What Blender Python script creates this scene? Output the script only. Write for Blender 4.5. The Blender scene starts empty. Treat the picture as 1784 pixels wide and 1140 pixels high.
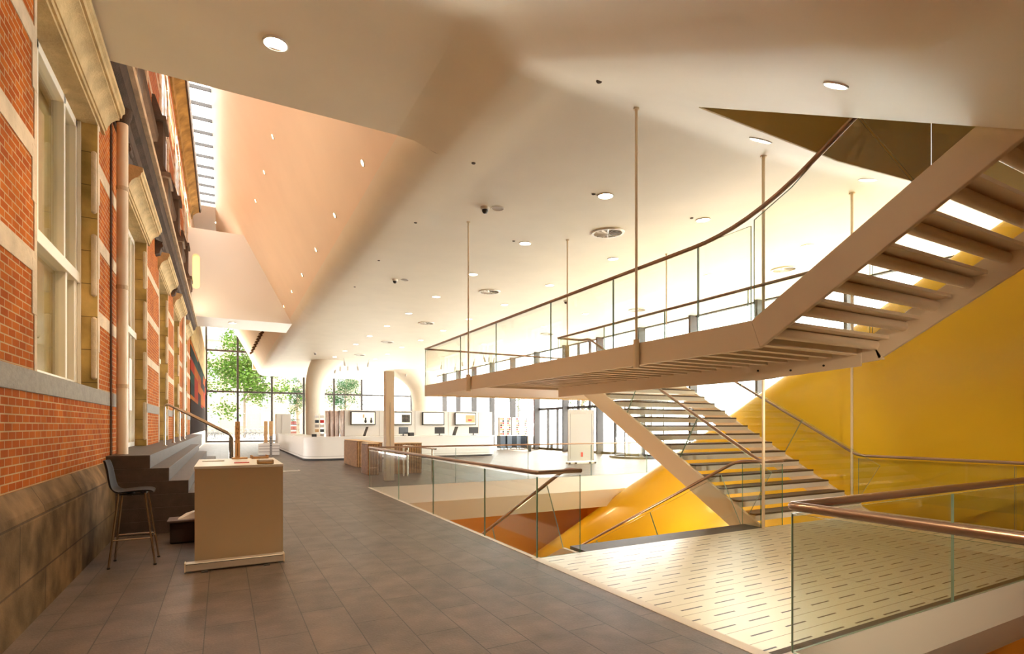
import bpy, math, random
from mathutils import Vector, Matrix
C = bpy.context.scene
col = C.collection
random.seed(7)
R = math.radians
# ------------------------------------------------------------------ camera
TH = R(28.2); FPX = 940.0; CXP = 892.0; HY = 742.0; CAMH = 1.55
cam_d = bpy.data.cameras.new('camera'); cam = bpy.data.objects.new('camera', cam_d); col.objects.link(cam)
cam.location = (0, 0, CAMH); cam.rotation_euler = (R(90), 0, -TH)
cam_d.sensor_width = 36; cam_d.lens = FPX / 1784 * 36
cam_d.shift_y = (HY - 570) / 1784
cam_d.clip_start = 0.05; cam_d.clip_end = 600
C.camera = cam
# ------------------------------------------------------------------ view and exposure
C.view_settings.view_transform = 'Standard'; C.view_settings.look = 'None'
C.view_settings.gamma = 1; C.view_settings.use_curve_mapping = False
C.view_settings.exposure = 1.62
cy = C.cycles
cy.use_denoising = True
cy.max_bounces = 12; cy.diffuse_bounces = 8; cy.glossy_bounces = 4; cy.transparent_max_bounces = 48; cy.transmission_bounces = 4
cy.sample_clamp_indirect = 6.0
# ------------------------------------------------------------------ sky and sun
w = bpy.data.worlds.new('sky'); C.world = w; w.use_nodes = True
bg = w.node_tree.nodes['Background']
bg.inputs[0].default_value = (1.0, 0.985, 0.95, 1); bg.inputs[1].default_value = 4.2
sun_d = bpy.data.lights.new('sun', 'SUN'); sun = bpy.data.objects.new('sun', sun_d); col.objects.link(sun)
sun_d.energy = 11.0; sun_d.angle = R(1.2); sun_d.color = (1, .9, .74)
sun.rotation_euler = Vector((-.42, -.5, -1)).to_track_quat('-Z', 'Y').to_euler()

def lamp(name, loc, power, color=(1, .72, .42), radius=.12, spot=None, target=None):
    d = bpy.data.lights.new(name, 'SPOT' if spot else 'POINT'); o = bpy.data.objects.new(name, d); col.objects.link(o)
    o.location = loc; d.energy = power; d.color = color; d.shadow_soft_size = radius
    if spot:
        d.spot_size = R(spot); d.spot_blend = .6
        o.rotation_euler = (Vector(target or (loc[0], loc[1], 0)) - Vector(loc)).to_track_quat('-Z', 'Y').to_euler()
    return o
# ------------------------------------------------------------------ reading points of the room
S_, C_ = math.sin(TH), math.cos(TH)
def P(px, py, X=None, Y=None, Z=None):
    u = (px - CXP) / FPX; v = (HY - py) / FPX
    dx, dy = S_ + C_ * u, C_ - S_ * u
    if X is not None: d = X / dx
    elif Y is not None: d = Y / dy
    else: d = (Z - CAMH) / v
    return Vector((dx * d, dy * d, CAMH + v * d))
def Pf(px, py, f, it=40):          # meets a height field z = f(X, Y)
    u = (px - CXP) / FPX; v = (HY - py) / FPX
    dx, dy = S_ + C_ * u, C_ - S_ * u
    lo, hi = .5, 70
    for i in range(it):
        d = (lo + hi) / 2
        if CAMH + v * d < f(dx * d, dy * d): lo = d
        else: hi = d
    return Vector((dx * d, dy * d, CAMH + v * d))
# ------------------------------------------------------------------ materials
def mat(name, color, rough=.5, metal=0, spec=.5, emit=None, es=0, noise=0, nscale=5, bump=0, bscale=40, coat=0):
    m = bpy.data.materials.new(name); m.use_nodes = True; nt = m.node_tree; b = nt.nodes['Principled BSDF']
    b.inputs['Base Color'].default_value = (*color, 1); b.inputs['Roughness'].default_value = rough
    b.inputs['Metallic'].default_value = metal; b.inputs['Specular IOR Level'].default_value = spec
    if coat: b.inputs['Coat Weight'].default_value = coat; b.inputs['Coat Roughness'].default_value = .08
    if emit: b.inputs['Emission Color'].default_value = (*emit, 1); b.inputs['Emission Strength'].default_value = es
    tc = nt.nodes.new('ShaderNodeTexCoord')
    if noise:
        n = nt.nodes.new('ShaderNodeTexNoise'); n.inputs['Scale'].default_value = nscale; n.inputs['Detail'].default_value = 6
        nt.links.new(tc.outputs['Object'], n.inputs['Vector'])
        mx = nt.nodes.new('ShaderNodeMix'); mx.data_type = 'RGBA'; mx.blend_type = 'MULTIPLY'; mx.inputs[0].default_value = 1
        cr = nt.nodes.new('ShaderNodeMapRange'); cr.inputs['To Min'].default_value = 1 - noise; cr.inputs['To Max'].default_value = 1 + noise * .5
        cr.inputs['From Min'].default_value = .3; cr.inputs['From Max'].default_value = .7
        nt.links.new(n.outputs['Fac'], cr.inputs['Value'])
        mx.inputs[6].default_value = (*color, 1); nt.links.new(cr.outputs[0], mx.inputs[7]); nt.links.new(mx.outputs[2], b.inputs['Base Color'])
    if bump:
        n2 = nt.nodes.new('ShaderNodeTexNoise'); n2.inputs['Scale'].default_value = bscale; n2.inputs['Detail'].default_value = 5
        nt.links.new(tc.outputs['Object'], n2.inputs['Vector'])
        bp = nt.nodes.new('ShaderNodeBump'); bp.inputs['Strength'].default_value = bump; bp.inputs['Distance'].default_value = .02
        nt.links.new(n2.outputs['Fac'], bp.inputs['Height']); nt.links.new(bp.outputs[0], b.inputs['Normal'])
    return m
def glassmat(name, tint=(.93, .97, .94), ior=1.5, rough=0.0):
    m = bpy.data.materials.new(name); m.use_nodes = True; nt = m.node_tree
    for n in list(nt.nodes): nt.nodes.remove(n)
    o = nt.nodes.new('ShaderNodeOutputMaterial'); mx = nt.nodes.new('ShaderNodeMixShader')
    t = nt.nodes.new('ShaderNodeBsdfTransparent'); t.inputs[0].default_value = (*tint, 1)
    g = nt.nodes.new('ShaderNodeBsdfGlossy'); g.inputs['Roughness'].default_value = rough
    f = nt.nodes.new('ShaderNodeFresnel'); f.inputs[0].default_value = ior
    # same reflectance from both sides of a pane
    geo = nt.nodes.new('ShaderNodeNewGeometry'); mt = nt.nodes.new('ShaderNodeMath'); mt.operation = 'MULTIPLY_ADD'
    mt.inputs[1].default_value = (1 / ior - ior); mt.inputs[2].default_value = ior
    nt.links.new(geo.outputs['Backfacing'], mt.inputs[0])
    mt2 = nt.nodes.new('ShaderNodeMath'); mt2.operation = 'MULTIPLY_ADD'; mt2.inputs[1].default_value = (ior - 1 / ior); mt2.inputs[2].default_value = 1 / ior
    # fresnel node inverts ior on backfaces itself, so feed 1/ior there to undo it
    nt.links.new(mt.outputs[0], f.inputs[0])
    nt.links.new(f.outputs[0], mx.inputs[0]); nt.links.new(t.outputs[0], mx.inputs[1]); nt.links.new(g.outputs[0], mx.inputs[2])
    nt.links.new(mx.outputs[0], o.inputs[0])
    return m
def NL(nt, typ, **kw):
    n = nt.nodes.new(typ)
    for k, v in kw.items(): setattr(n, k, v)
    return n
def mth(nt, op, a, b=None, c=None):
    n = nt.nodes.new('ShaderNodeMath'); n.operation = op
    for i, x in enumerate((a, b, c)):
        if x is None: continue
        if isinstance(x, (int, float)): n.inputs[i].default_value = x
        else: nt.links.new(x, n.inputs[i])
    return n.outputs[0]
def brickmat(name, plane, c1, c2, mortar, bw, bh, ms=.008, rough=.8, bump=.5, offs=.5, spec=.3, noisy=.25, nsc=3., shift=(0, 0), rvar=0):
    m = bpy.data.materials.new(name); m.use_nodes = True; nt = m.node_tree; b = nt.nodes['Principled BSDF']
    b.inputs['Roughness'].default_value = rough; b.inputs['Specular IOR Level'].default_value = spec
    tc = NL(nt, 'ShaderNodeTexCoord'); sp = NL(nt, 'ShaderNodeSeparateXYZ'); nt.links.new(tc.outputs['Object'], sp.inputs[0])
    cb = NL(nt, 'ShaderNodeCombineXYZ')
    a, c = {'YZ': (1, 2), 'XZ': (0, 2), 'YX': (1, 0), 'XY': (0, 1)}[plane]
    nt.links.new(mth(nt, 'ADD', sp.outputs[a], shift[0]), cb.inputs[0]); nt.links.new(mth(nt, 'ADD', sp.outputs[c], shift[1]), cb.inputs[1])
    br = NL(nt, 'ShaderNodeTexBrick'); br.offset = offs
    br.inputs['Scale'].default_value = 1; br.inputs['Brick Width'].default_value = bw; br.inputs['Row Height'].default_value = bh
    br.inputs['Mortar Size'].default_value = ms; br.inputs['Mortar Smooth'].default_value = .2; br.inputs['Bias'].default_value = 0
    br.inputs['Color1'].default_value = (*c1, 1); br.inputs['Color2'].default_value = (*c2, 1); br.inputs['Mortar'].default_value = (*mortar, 1)
    nt.links.new(cb.outputs[0], br.inputs['Vector'])
    n = NL(nt, 'ShaderNodeTexNoise'); n.inputs['Scale'].default_value = nsc; n.inputs['Detail'].default_value = 8; nt.links.new(tc.outputs['Object'], n.inputs['Vector'])
    cr = NL(nt, 'ShaderNodeMapRange'); cr.inputs['From Min'].default_value = .3; cr.inputs['From Max'].default_value = .7
    cr.inputs['To Min'].default_value = 1 - noisy; cr.inputs['To Max'].default_value = 1 + noisy * .6; nt.links.new(n.outputs['Fac'], cr.inputs['Value'])
    mx = NL(nt, 'ShaderNodeMix', data_type='RGBA', blend_type='MULTIPLY'); mx.inputs[0].default_value = 1
    nt.links.new(br.outputs['Color'], mx.inputs[6]); nt.links.new(cr.outputs[0], mx.inputs[7]); nt.links.new(mx.outputs[2], b.inputs['Base Color'])
    bp = NL(nt, 'ShaderNodeBump'); bp.invert = True; bp.inputs['Strength'].default_value = bump; bp.inputs['Distance'].default_value = .008
    n2 = NL(nt, 'ShaderNodeTexNoise'); n2.inputs['Scale'].default_value = 60; n2.inputs['Detail'].default_value = 4; nt.links.new(tc.outputs['Object'], n2.inputs['Vector'])
    nt.links.new(mth(nt, 'ADD', br.outputs['Fac'], mth(nt, 'MULTIPLY', n2.outputs['Fac'], .4)), bp.inputs['Height']); nt.links.new(bp.outputs[0], b.inputs['Normal'])
    if rvar:
        nt.links.new(mth(nt, 'ADD', mth(nt, 'MULTIPLY', n2.outputs['Fac'], rvar), rough - rvar * .5), b.inputs['Roughness'])
    return m
M = {}
M['plaster'] = mat('white_plaster', (.86, .79, .66), .55, spec=.3, noise=.03, nscale=1.2)
M['tub'] = mat('white_composite', (.90, .75, .60), .5, spec=.3, noise=.03, nscale=.8)
M['white'] = mat('white_lacquer', (.80, .77, .72), .35)
M['steel_white'] = mat('white_painted_steel', (.80, .68, .53), .42)
M['floor'] = brickmat('dark_stone_tile', 'YX', (.115, .082, .064), (.15, .108, .086), (.04, .03, .024), .92, .345, .0045, .42, .6, spec=.5, noisy=.38, nsc=3.5, shift=(.3, .12), rvar=.22)
M['brick'] = brickmat('orange_brick', 'YZ', (.50, .128, .012), (.35, .068, .007), (.52, .36, .19), .165, .0655, .006, .85, .6, spec=.1, noisy=.22, nsc=2.2)
M['brick_up'] = brickmat('upper_brick', 'YZ', (.50, .125, .012), (.35, .065, .007), (.52, .36, .19), .165, .0655, .006, .85, .6, spec=.1, noisy=.2)
M['stone'] = mat('cream_stone', (.66, .52, .36), .8, noise=.22, nscale=4, bump=.5, bscale=30)
M['hood'] = mat('yellowed_stone', (.60, .44, .22), .8, noise=.25, nscale=4, bump=.4, bscale=30)
M['stone_y'] = brickmat('yellow_sandstone', 'YZ', (.50, .34, .115), (.46, .30, .10), (.2, .13, .06), 4, .42, .006, .8, .5, noisy=.45, nsc=2.4)
M['reveal'] = brickmat('sandstone_reveal', 'XZ', (.56, .38, .13), (.50, .34, .11), (.22, .15, .06), 4, .42, .006, .8, .5, noisy=.45, nsc=2.4)
M['bluestone'] = mat('grey_bluestone', (.30, .27, .235), .75, noise=.15, nscale=14, bump=.3)
M['brownstone'] = mat('dark_brown_stone', (.075, .042, .024), .8, noise=.4, nscale=3, bump=.5)
M['plinth'] = brickmat('rough_plinth_stone', 'YZ', (.25, .155, .075), (.12, .078, .04), (.10, .065, .04), 1.35, .46, .008, .9, 1.0, noisy=.6, nsc=3.4, shift=(.2, .1))
M['step'] = mat('dark_step_stone', (.075, .054, .043), .5, noise=.25, nscale=9, bump=.25, bscale=80)
M['step_top'] = M['step']
M['frame_white'] = mat('white_window_paint', (.85, .80, .70), .45)
M['blind'] = mat('cream_blind', (.56, .44, .19), .5, noise=.05)
M['mullion'] = mat('grey_mullion', (.085, .08, .08), .6, spec=.2)
M['black'] = mat('black_plastic', (.02, .018, .017), .4)
M['darkgrey'] = mat('dark_grey_metal', (.08, .08, .08), .4)
M['chrome'] = mat('brushed_steel', (.62, .54, .45), .22, metal=1)
M['rail'] = mat('satin_handrail_metal', (.42, .30, .235), .28, metal=.85)
M['rod'] = mat('painted_rod', (.84, .70, .50), .5)
M['yellow'] = mat('yellow_lacquer', (.86, .56, .02), .32, spec=.45, coat=.15)
M['orange'] = mat('orange_lacquer', (.80, .30, .01), .4)
M['glass'] = glassmat('clear_glass', (.945, .965, .95))
M['wglass'] = glassmat('window_glass', (.98, .99, .985), 1.45)
M['edge'] = mat('green_glass_edge', (.28, .42, .34), .2)
M['wood'] = mat('oak_wood', (.45, .24, .10), .5, noise=.3, nscale=12)
M['wood_dark'] = mat('dark_slatted_wood', (.17, .085, .035), .5, noise=.3, nscale=12)
M['wood_light'] = mat('light_wood', (.66, .40, .18), .5, noise=.15, nscale=12)
M['tread'] = mat('dark_tread_wood', (.11, .065, .042), .5, noise=.2, nscale=10)
M['lit'] = mat('lit_lamp_glass', (1, 1, 1), .5, emit=(1, .93, .78), es=9)
M['lit_warm'] = mat('warm_lamp_glass', (1, 1, 1), .5, emit=(1, .78, .42), es=6)
M['ring'] = mat('white_lamp_ring', (.8, .76, .7), .4)
M['unlit'] = mat('grey_speaker_mesh', (.5, .46, .42), .6)
M['edge_deep'] = mat('deep_green_glass_edge', (.05, .22, .14), .15)
M['ground'] = mat('pale_paving', (.5, .49, .46), .9, noise=.08, nscale=1)
M['leaf'] = mat('green_leaves', (.035, .075, .006), .7, spec=.1)
M['leaf2'] = mat('deep_green_leaves', (.012, .045, .012), .7, spec=.1)
M['bark'] = mat('tree_bark', (.12, .09, .06), .9)
M['paper'] = mat('white_paper', (.85, .83, .8), .6)
M['red'] = mat('red_print', (.6, .03, .03), .5)
M['red_mast'] = mat('red_lattice_paint', (.65, .12, .08), .5)
M['slate'] = mat('slate_blue_cabinet', (.07, .095, .125), .5)
M['panel_pale'] = mat('pale_panel', (.70, .66, .60), .5)
M['ripple'] = mat('ripple_panel', (.52, .38, .32), .35, noise=.25, nscale=5)
def deckmat():
    m = bpy.data.materials.new('slotted_deck_metal'); m.use_nodes = True; nt = m.node_tree; b = nt.nodes['Principled BSDF']
    tc = NL(nt, 'ShaderNodeTexCoord'); sp = NL(nt, 'ShaderNodeSeparateXYZ'); nt.links.new(tc.outputs['Object'], sp.inputs[0])
    X, Y = sp.outputs[0], sp.outputs[1]
    pitch = .2135
    v = mth(nt, 'DIVIDE', Y, pitch); row = mth(nt, 'FLOOR', v); fy = mth(nt, 'SUBTRACT', v, row)
    xx = mth(nt, 'ADD', mth(nt, 'DIVIDE', X, .40), mth(nt, 'MULTIPLY', row, .37)); fx = mth(nt, 'SUBTRACT', xx, mth(nt, 'FLOOR', xx))
    slot = mth(nt, 'MULTIPLY', mth(nt, 'LESS_THAN', fx, .62), mth(nt, 'LESS_THAN', mth(nt, 'ABSOLUTE', mth(nt, 'SUBTRACT', fy, .5)), .04))
    band = mth(nt, 'LESS_THAN', mth(nt, 'ABSOLUTE', mth(nt, 'SUBTRACT', X, 7.33)), .19)
    slot = mth(nt, 'MULTIPLY', slot, mth(nt, 'SUBTRACT', 1, band))
    joint = mth(nt, 'MULTIPLY', mth(nt, 'LESS_THAN', mth(nt, 'ABSOLUTE', mth(nt, 'SUBTRACT', fy, .02)), .018), mth(nt, 'SUBTRACT', 1, band))
    j2 = mth(nt, 'LESS_THAN', mth(nt, 'ABSOLUTE', mth(nt, 'SUBTRACT', X, 5.55)), .004)
    j3 = mth(nt, 'LESS_THAN', mth(nt, 'ABSOLUTE', mth(nt, 'SUBTRACT', mth(nt, 'ABSOLUTE', mth(nt, 'SUBTRACT', X, 7.33)), .19)), .006)
    j4 = mth(nt, 'LESS_THAN', mth(nt, 'ABSOLUTE', mth(nt, 'SUBTRACT', mth(nt, 'ABSOLUTE', mth(nt, 'SUBTRACT', X, 7.33)), .06)), .004)
    j = mth(nt, 'MAXIMUM', mth(nt, 'MAXIMUM', joint, j2), mth(nt, 'MAXIMUM', j3, j4))
    mx = NL(nt, 'ShaderNodeMix', data_type='RGBA'); mx.inputs[6].default_value = (.78, .74, .62, 1); mx.inputs[7].default_value = (.36, .31, .24, 1)
    nt.links.new(j, mx.inputs[0])
    mx2 = NL(nt, 'ShaderNodeMix', data_type='RGBA'); mx2.inputs[7].default_value = (.012, .01, .008, 1)
    nt.links.new(mx.outputs[2], mx2.inputs[6]); nt.links.new(slot, mx2.inputs[0]); nt.links.new(mx2.outputs[2], b.inputs['Base Color'])
    n2 = NL(nt, 'ShaderNodeTexNoise'); n2.inputs['Scale'].default_value = 9; nt.links.new(tc.outputs['Object'], n2.inputs['Vector'])
    nt.links.new(mth(nt, 'ADD', mth(nt, 'MULTIPLY', n2.outputs['Fac'], .14), .26), b.inputs['Roughness'])
    b.inputs['Metallic'].default_value = .25
    bp = NL(nt, 'ShaderNodeBump'); bp.invert = True; bp.inputs['Strength'].default_value = .8; bp.inputs['Distance'].default_value = .01
    tilt = mth(nt, 'MULTIPLY', fy, .35)
    nt.links.new(mth(nt, 'ADD', mth(nt, 'MAXIMUM', slot, j), tilt), bp.inputs['Height']); nt.links.new(bp.outputs[0], b.inputs['Normal'])
    return m
M['deck'] = deckmat()
def patchmat():
    m = bpy.data.materials.new('coloured_square_panels'); m.use_nodes = True; nt = m.node_tree; b = nt.nodes['Principled BSDF']
    tc = NL(nt, 'ShaderNodeTexCoord'); sp = NL(nt, 'ShaderNodeSeparateXYZ'); nt.links.new(tc.outputs['Object'], sp.inputs[0])
    cb = NL(nt, 'ShaderNodeCombineXYZ')
    nt.links.new(mth(nt, 'FLOOR', mth(nt, 'DIVIDE', sp.outputs[1], 5.0)), cb.inputs[0]); nt.links.new(mth(nt, 'FLOOR', mth(nt, 'DIVIDE', sp.outputs[2], .62)), cb.inputs[1])
    wn = NL(nt, 'ShaderNodeTexWhiteNoise'); wn.noise_dimensions = '3D'; nt.links.new(cb.outputs[0], wn.inputs['Vector'])
    cr = NL(nt, 'ShaderNodeValToRGB'); cr.color_ramp.interpolation = 'CONSTANT'
    cols = [(0, (.25, .02, .004)), (.2, (.012, .018, .014)), (.38, (.32, .085, .006)), (.58, (.03, .008, .005)), (.74, (.014, .035, .026)), (.88, (.26, .055, .006))]
    el = cr.color_ramp.elements
    el[0].position = 0; el[0].color = (*cols[0][1], 1); el[1].position = cols[1][0]; el[1].color = (*cols[1][1], 1)
    for p, c in cols[2:]:
        e = el.new(p); e.color = (*c, 1)
    nt.links.new(wn.outputs['Value'], cr.inputs[0])
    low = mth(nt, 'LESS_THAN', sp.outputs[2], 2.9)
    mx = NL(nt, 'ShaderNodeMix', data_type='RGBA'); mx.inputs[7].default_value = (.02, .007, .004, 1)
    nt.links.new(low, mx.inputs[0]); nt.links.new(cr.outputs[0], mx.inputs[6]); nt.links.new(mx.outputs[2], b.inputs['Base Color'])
    b.inputs['Roughness'].default_value = .9; b.inputs['Specular IOR Level'].default_value = .05
    return m
M['patch'] = patchmat()
# ------------------------------------------------------------------ mesh builder
class MB:
    def __init__(s): s.v = []; s.f = []; s.m = []
    def add(s, vs, fs, mi=0):
        b = len(s.v); s.v += [tuple(x) for x in vs]
        for f in fs: s.f.append(tuple(b + i for i in f)); s.m.append(mi)
        return s
    def box(s, x0, x1, y0, y1, z0, z1, mi=0):
        return s.add([(x0, y0, z0), (x1, y0, z0), (x1, y1, z0), (x0, y1, z0), (x0, y0, z1), (x1, y0, z1), (x1, y1, z1), (x0, y1, z1)],
                     [(0, 3, 2, 1), (4, 5, 6, 7), (0, 1, 5, 4), (1, 2, 6, 5), (2, 3, 7, 6), (3, 0, 4, 7)], mi)
    def prism(s, poly, off, mi=0, side=None):
        n = len(poly); p = [Vector(q) for q in poly]; o = Vector(off)
        nrm = Vector((0, 0, 0))
        for i in range(n): nrm += p[i].cross(p[(i + 1) % n])
        if nrm.dot(o) > 0: p.reverse()
        b = len(s.v); s.v += [tuple(q) for q in p] + [tuple(q + o) for q in p]
        s.f.append(tuple(b + i for i in range(n))); s.m.append(mi)
        s.f.append(tuple(b + n + i for i in reversed(range(n)))); s.m.append(mi)
        for i in range(n):
            j = (i + 1) % n
            s.f.append((b + j, b + i, b + n + i, b + n + j)); s.m.append(mi if side is None else side)
        return s
    def tube(s, path, r, n=12, mi=0):
        path = [Vector(p) for p in path]; b0 = len(s.v); k = len(path); prev = None
        for i, p in enumerate(path):
            t = (path[min(i + 1, k - 1)] - path[max(i - 1, 0)]).normalized()
            if prev is None:
                a = Vector((0, 0, 1)) if abs(t.z) < .9 else Vector((1, 0, 0)); prev = t.cross(a).normalized()
            u = (prev - t * prev.dot(t)).normalized(); v = t.cross(u); prev = u
            rr = r[i] if isinstance(r, (list, tuple)) else r
            for j in range(n):
                a = 2 * math.pi * j / n; s.v.append(tuple(p + u * math.cos(a) * rr + v * math.sin(a) * rr))
        for i in range(k - 1):
            for j in range(n):
                a = b0 + i * n + j; b = b0 + i * n + (j + 1) % n
                s.f.append((a, b, b + n, a + n)); s.m.append(mi)
        s.f.append(tuple(b0 + j for j in reversed(range(n)))); s.m.append(mi)
        s.f.append(tuple(b0 + (k - 1) * n + j for j in range(n))); s.m.append(mi)
        return s
    def lathe(s, prof, c=(0, 0, 0), n=24, mi=0, cap=True):
        b0 = len(s.v); k = len(prof)
        for r, z in prof:
            for j in range(n):
                a = 2 * math.pi * j / n; s.v.append((c[0] + r * math.cos(a), c[1] + r * math.sin(a), c[2] + z))
        for i in range(k - 1):
            for j in range(n):
                a = b0 + i * n + j; b = b0 + i * n + (j + 1) % n
                s.f.append((a, b, b + n, a + n)); s.m.append(mi)
        if cap:
            s.f.append(tuple(b0 + j for j in reversed(range(n)))); s.m.append(mi)
            s.f.append(tuple(b0 + (k - 1) * n + j for j in range(n))); s.m.append(mi)
        return s
    def grid(s, rows, mi=0, flip=False):
        b0 = len(s.v); w = len(rows[0])
        for r in rows: s.v += [tuple(p) for p in r]
        for i in range(len(rows) - 1):
            for j in range(w - 1):
                a = b0 + i * w + j; f = (a, a + 1, a + w + 1, a + w)
                s.f.append(f[::-1] if flip else f); s.m.append(mi)
        return s
def fil(pts, rad=.1, n=6):       # rounds the corners of a polyline
    pts = [Vector(p) for p in pts]; out = [pts[0]]
    for i in range(1, len(pts) - 1):
        a, b, c = pts[i - 1], pts[i], pts[i + 1]
        ra = min(rad, (a - b).length * .48, (c - b).length * .48)
        p0 = b + (a - b).normalized() * ra; p1 = b + (c - b).normalized() * ra
        for k in range(n + 1):
            t = k / n; out.append(p0 * (1 - t) ** 2 + b * 2 * t * (1 - t) + p1 * t * t)
    out.append(pts[-1]); return out
def obj(name, mb, mats, parent=None, smooth=None, bevel=None, world=False, kind=None, label=None):
    me = bpy.data.meshes.new(name); me.from_pydata(mb.v, [], mb.f)
    mats = mats if isinstance(mats, (list, tuple)) else [mats]
    for m_ in mats: me.materials.append(M[m_] if isinstance(m_, str) else m_)
    if len(mats) > 1: me.polygons.foreach_set('material_index', [min(i, len(mats) - 1) for i in mb.m])
    if parent and world:
        me.transform((Matrix.Translation(parent.location) @ parent.rotation_euler.to_matrix().to_4x4()).inverted())
    if smooth is not None:
        me.polygons.foreach_set('use_smooth', [True] * len(me.polygons)); me.set_sharp_from_angle(angle=R(smooth))
    me.update()
    o = bpy.data.objects.new(name, me); col.objects.link(o)
    if parent: o.parent = parent
    if bevel:
        b = o.modifiers.new('bevel', 'BEVEL'); b.width = bevel; b.segments = 2; b.limit_method = 'ANGLE'
    if kind: o['kind'] = kind
    if label: o['label'] = label
    return o
def tag(o, label, cat, group=None, kind=None):
    o['label'] = label; o['category'] = cat
    if group: o['group'] = group
    if kind: o['kind'] = kind
    return o
def thing(name, label, cat, loc=(0, 0, 0), rz=0, group=None):
    o = bpy.data.objects.new(name, None); col.objects.link(o); o.location = loc; o.rotation_euler = (0, 0, rz)
    o.empty_display_size = .1
    return tag(o, label, cat, group)
def struct(name, mb, mats, parent=None, **k):
    o = obj(name, mb, mats, parent, **k)
    if not parent: o['kind'] = 'structure'
    return o
def copy_tree(root, loc, rz=None, label=None, scale=None):
    def rec(o, par):
        c = o.copy(); col.objects.link(c); c.parent = par
        for ch in o.children: rec(ch, c)
        return c
    r = rec(root, None); r.location = loc
    if rz is not None: r.rotation_euler = (0, 0, rz)
    if label: r['label'] = label
    if scale: r.scale = (scale,) * 3
    return r
def text(name, s, loc, size, m, parent, rot=(R(90), 0, 0), ext=.002, align='CENTER', label=None):
    cu = bpy.data.curves.new(name, 'FONT'); cu.body = s; cu.size = size; cu.extrude = ext; cu.align_x = align; cu.align_y = 'CENTER'
    tmp = bpy.data.objects.new(name, cu); me = bpy.data.meshes.new_from_object(tmp); bpy.data.objects.remove(tmp)
    me.materials.clear(); me.materials.append(M[m]); o = bpy.data.objects.new(name, me); col.objects.link(o); o.location = loc; o.rotation_euler = rot
    o.parent = parent
    if label: o['label'] = label
    return o
# ================================================================== ROOM SHELL
WX0 = -1.42
def lerp(a, b, t): return a + (b - a) * max(0, min(1, t))
def sstep(a, b, x):
    t = max(0, min(1, (x - a) / (b - a))); return t * t * (3 - 2 * t)
def zbase(Y):
    if Y >= 11.6: return lerp(5.95, 6.35, (Y - 11.6) / 15.4)
    return 5.6 + .055 * (max(Y, 5.25) - 5.25)
def slope(Y):                    # the ceiling drops towards the front
    if Y >= 5.25: return 0
    if Y >= 1.2: return .575 * (Y - 5.25)
    return -2.329 + .12 * (Y - 1.2)
def zc(X, Y):
    return lerp(zbase(Y), 6.39, (X - 7) / 11.3) + slope(Y)
def X0(Y): return .737 * (zbase(Y) - CAMH)
def softslope(Y):
    e = .22
    s = sum(slope(Y + e * (k / 4)) for k in range(-4, 5)) / 9
    return s
Ys = [-7, -4, -2, -1, 0, .8, 1.4, 1.8, 2.1, 2.3, 2.5, 2.7, 2.9, 3.1, 3.4, 3.8, 4.13, 4.5, 4.8, 5.0, 5.12, 5.25, 5.38, 5.5, 5.8, 6.3, 7, 7.93, 9, 10, 11.2, 11.6, 12.2, 14, 17, 20, 23, 27, 32, 38, 45, 57]
def zq(X, Y):
    return lerp(zbase(Y), 6.39, (X - 7) / 11.3) + softslope(Y)
EDGE_B = [(0, 0), (.35, .10), (.62, .55), (.85, .88), (1, 1)]     # left bevel: t across, drop share
mb = MB()
Xr = [4.5, 7.0, 8.2, 9.3, 11, 13, 15, 17, 18.3]
rows = []
for Y in Ys:
    x0 = X0(max(Y, 5.25)); zb = zbase(Y) + softslope(Y); zl = 5.9 + softslope(Y)
    r = []
    if Y <= 7.94:
        for t, s in EDGE_B: r.append((2.28 + (x0 - 2.28) * t, Y, zl + (zb - zl) * s))
    else:
        hc = zbase(Y)
        tt = sstep(7.93, 12, Y)
        base = [(2.46, hc + .45), (2.58, hc + .24), (2.75, hc + .10), (x0 - .12, hc + .02), (x0, hc)]
        k = X0(Y) - X0(7.93)
        r = [(x + k * (1 if i < 3 else 0), Y, z) for i, (x, z) in enumerate(base)]
    r.append((x0 + .5, Y, zb))
    rows.append(r)
mb.grid([r for r, Y in zip(rows, Ys) if Y <= 7.94], flip=True)
ceil_near = mb
mb2 = MB(); 
def farrow(Y):
    hc = zbase(Y); x0 = X0(Y); k = X0(Y) - X0(7.93)
    base = [(2.46, hc + .45), (2.54, hc + .26), (2.68, hc + .12), (2.9, hc + .03), (x0 + .0, hc)]
    return [(x + (k if i < 4 else 0), Y, z) for i, (x, z) in enumerate(base)] + [(x0 + .5, Y, zbase(Y) + softslope(Y))]
mb2.grid([farrow(Y) for Y in Ys if Y >= 7.9], flip=True)
mb2.grid([[r for r, Y in zip(rows, Ys) if Y == 7.93][0], farrow(7.93)], flip=True)
# first far row must use the far profile too
# main field right of the edge band, with the stairwell opening 4.5..7.3 x <4.13
mb3 = MB()
for i in range(len(Ys) - 1):
    ya, yb = Ys[i], Ys[i + 1]
    xs_a = [X0(max(ya, 5.25)) + .5] + Xr; xs_b = [X0(max(yb, 5.25)) + .5] + Xr
    for j in range(len(xs_a) - 1):
        if yb <= 4.131 and j in (1, 2, 3): continue
        q = [(xs_a[j], ya), (xs_a[j + 1], ya), (xs_b[j + 1], yb), (xs_b[j], yb)]
        mb3.add([(x, y, zq(x, y)) for x, y in q], [(3, 2, 1, 0)])
allc = MB()
for m_ in (ceil_near, mb2, mb3):
    allc.add(m_.v, m_.f)
import bmesh
def weld(o, d=.0015):
    bm = bmesh.new(); bm.from_mesh(o.data); bmesh.ops.remove_doubles(bm, verts=bm.verts, dist=d); bm.to_mesh(o.data); bm.free()
    o.data.polygons.foreach_set('use_smooth', [True] * len(o.data.polygons)); o.data.set_sharp_from_angle(angle=R(38)); o.data.update()
c_ = struct('ceiling', allc, 'plaster'); weld(c_)
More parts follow.
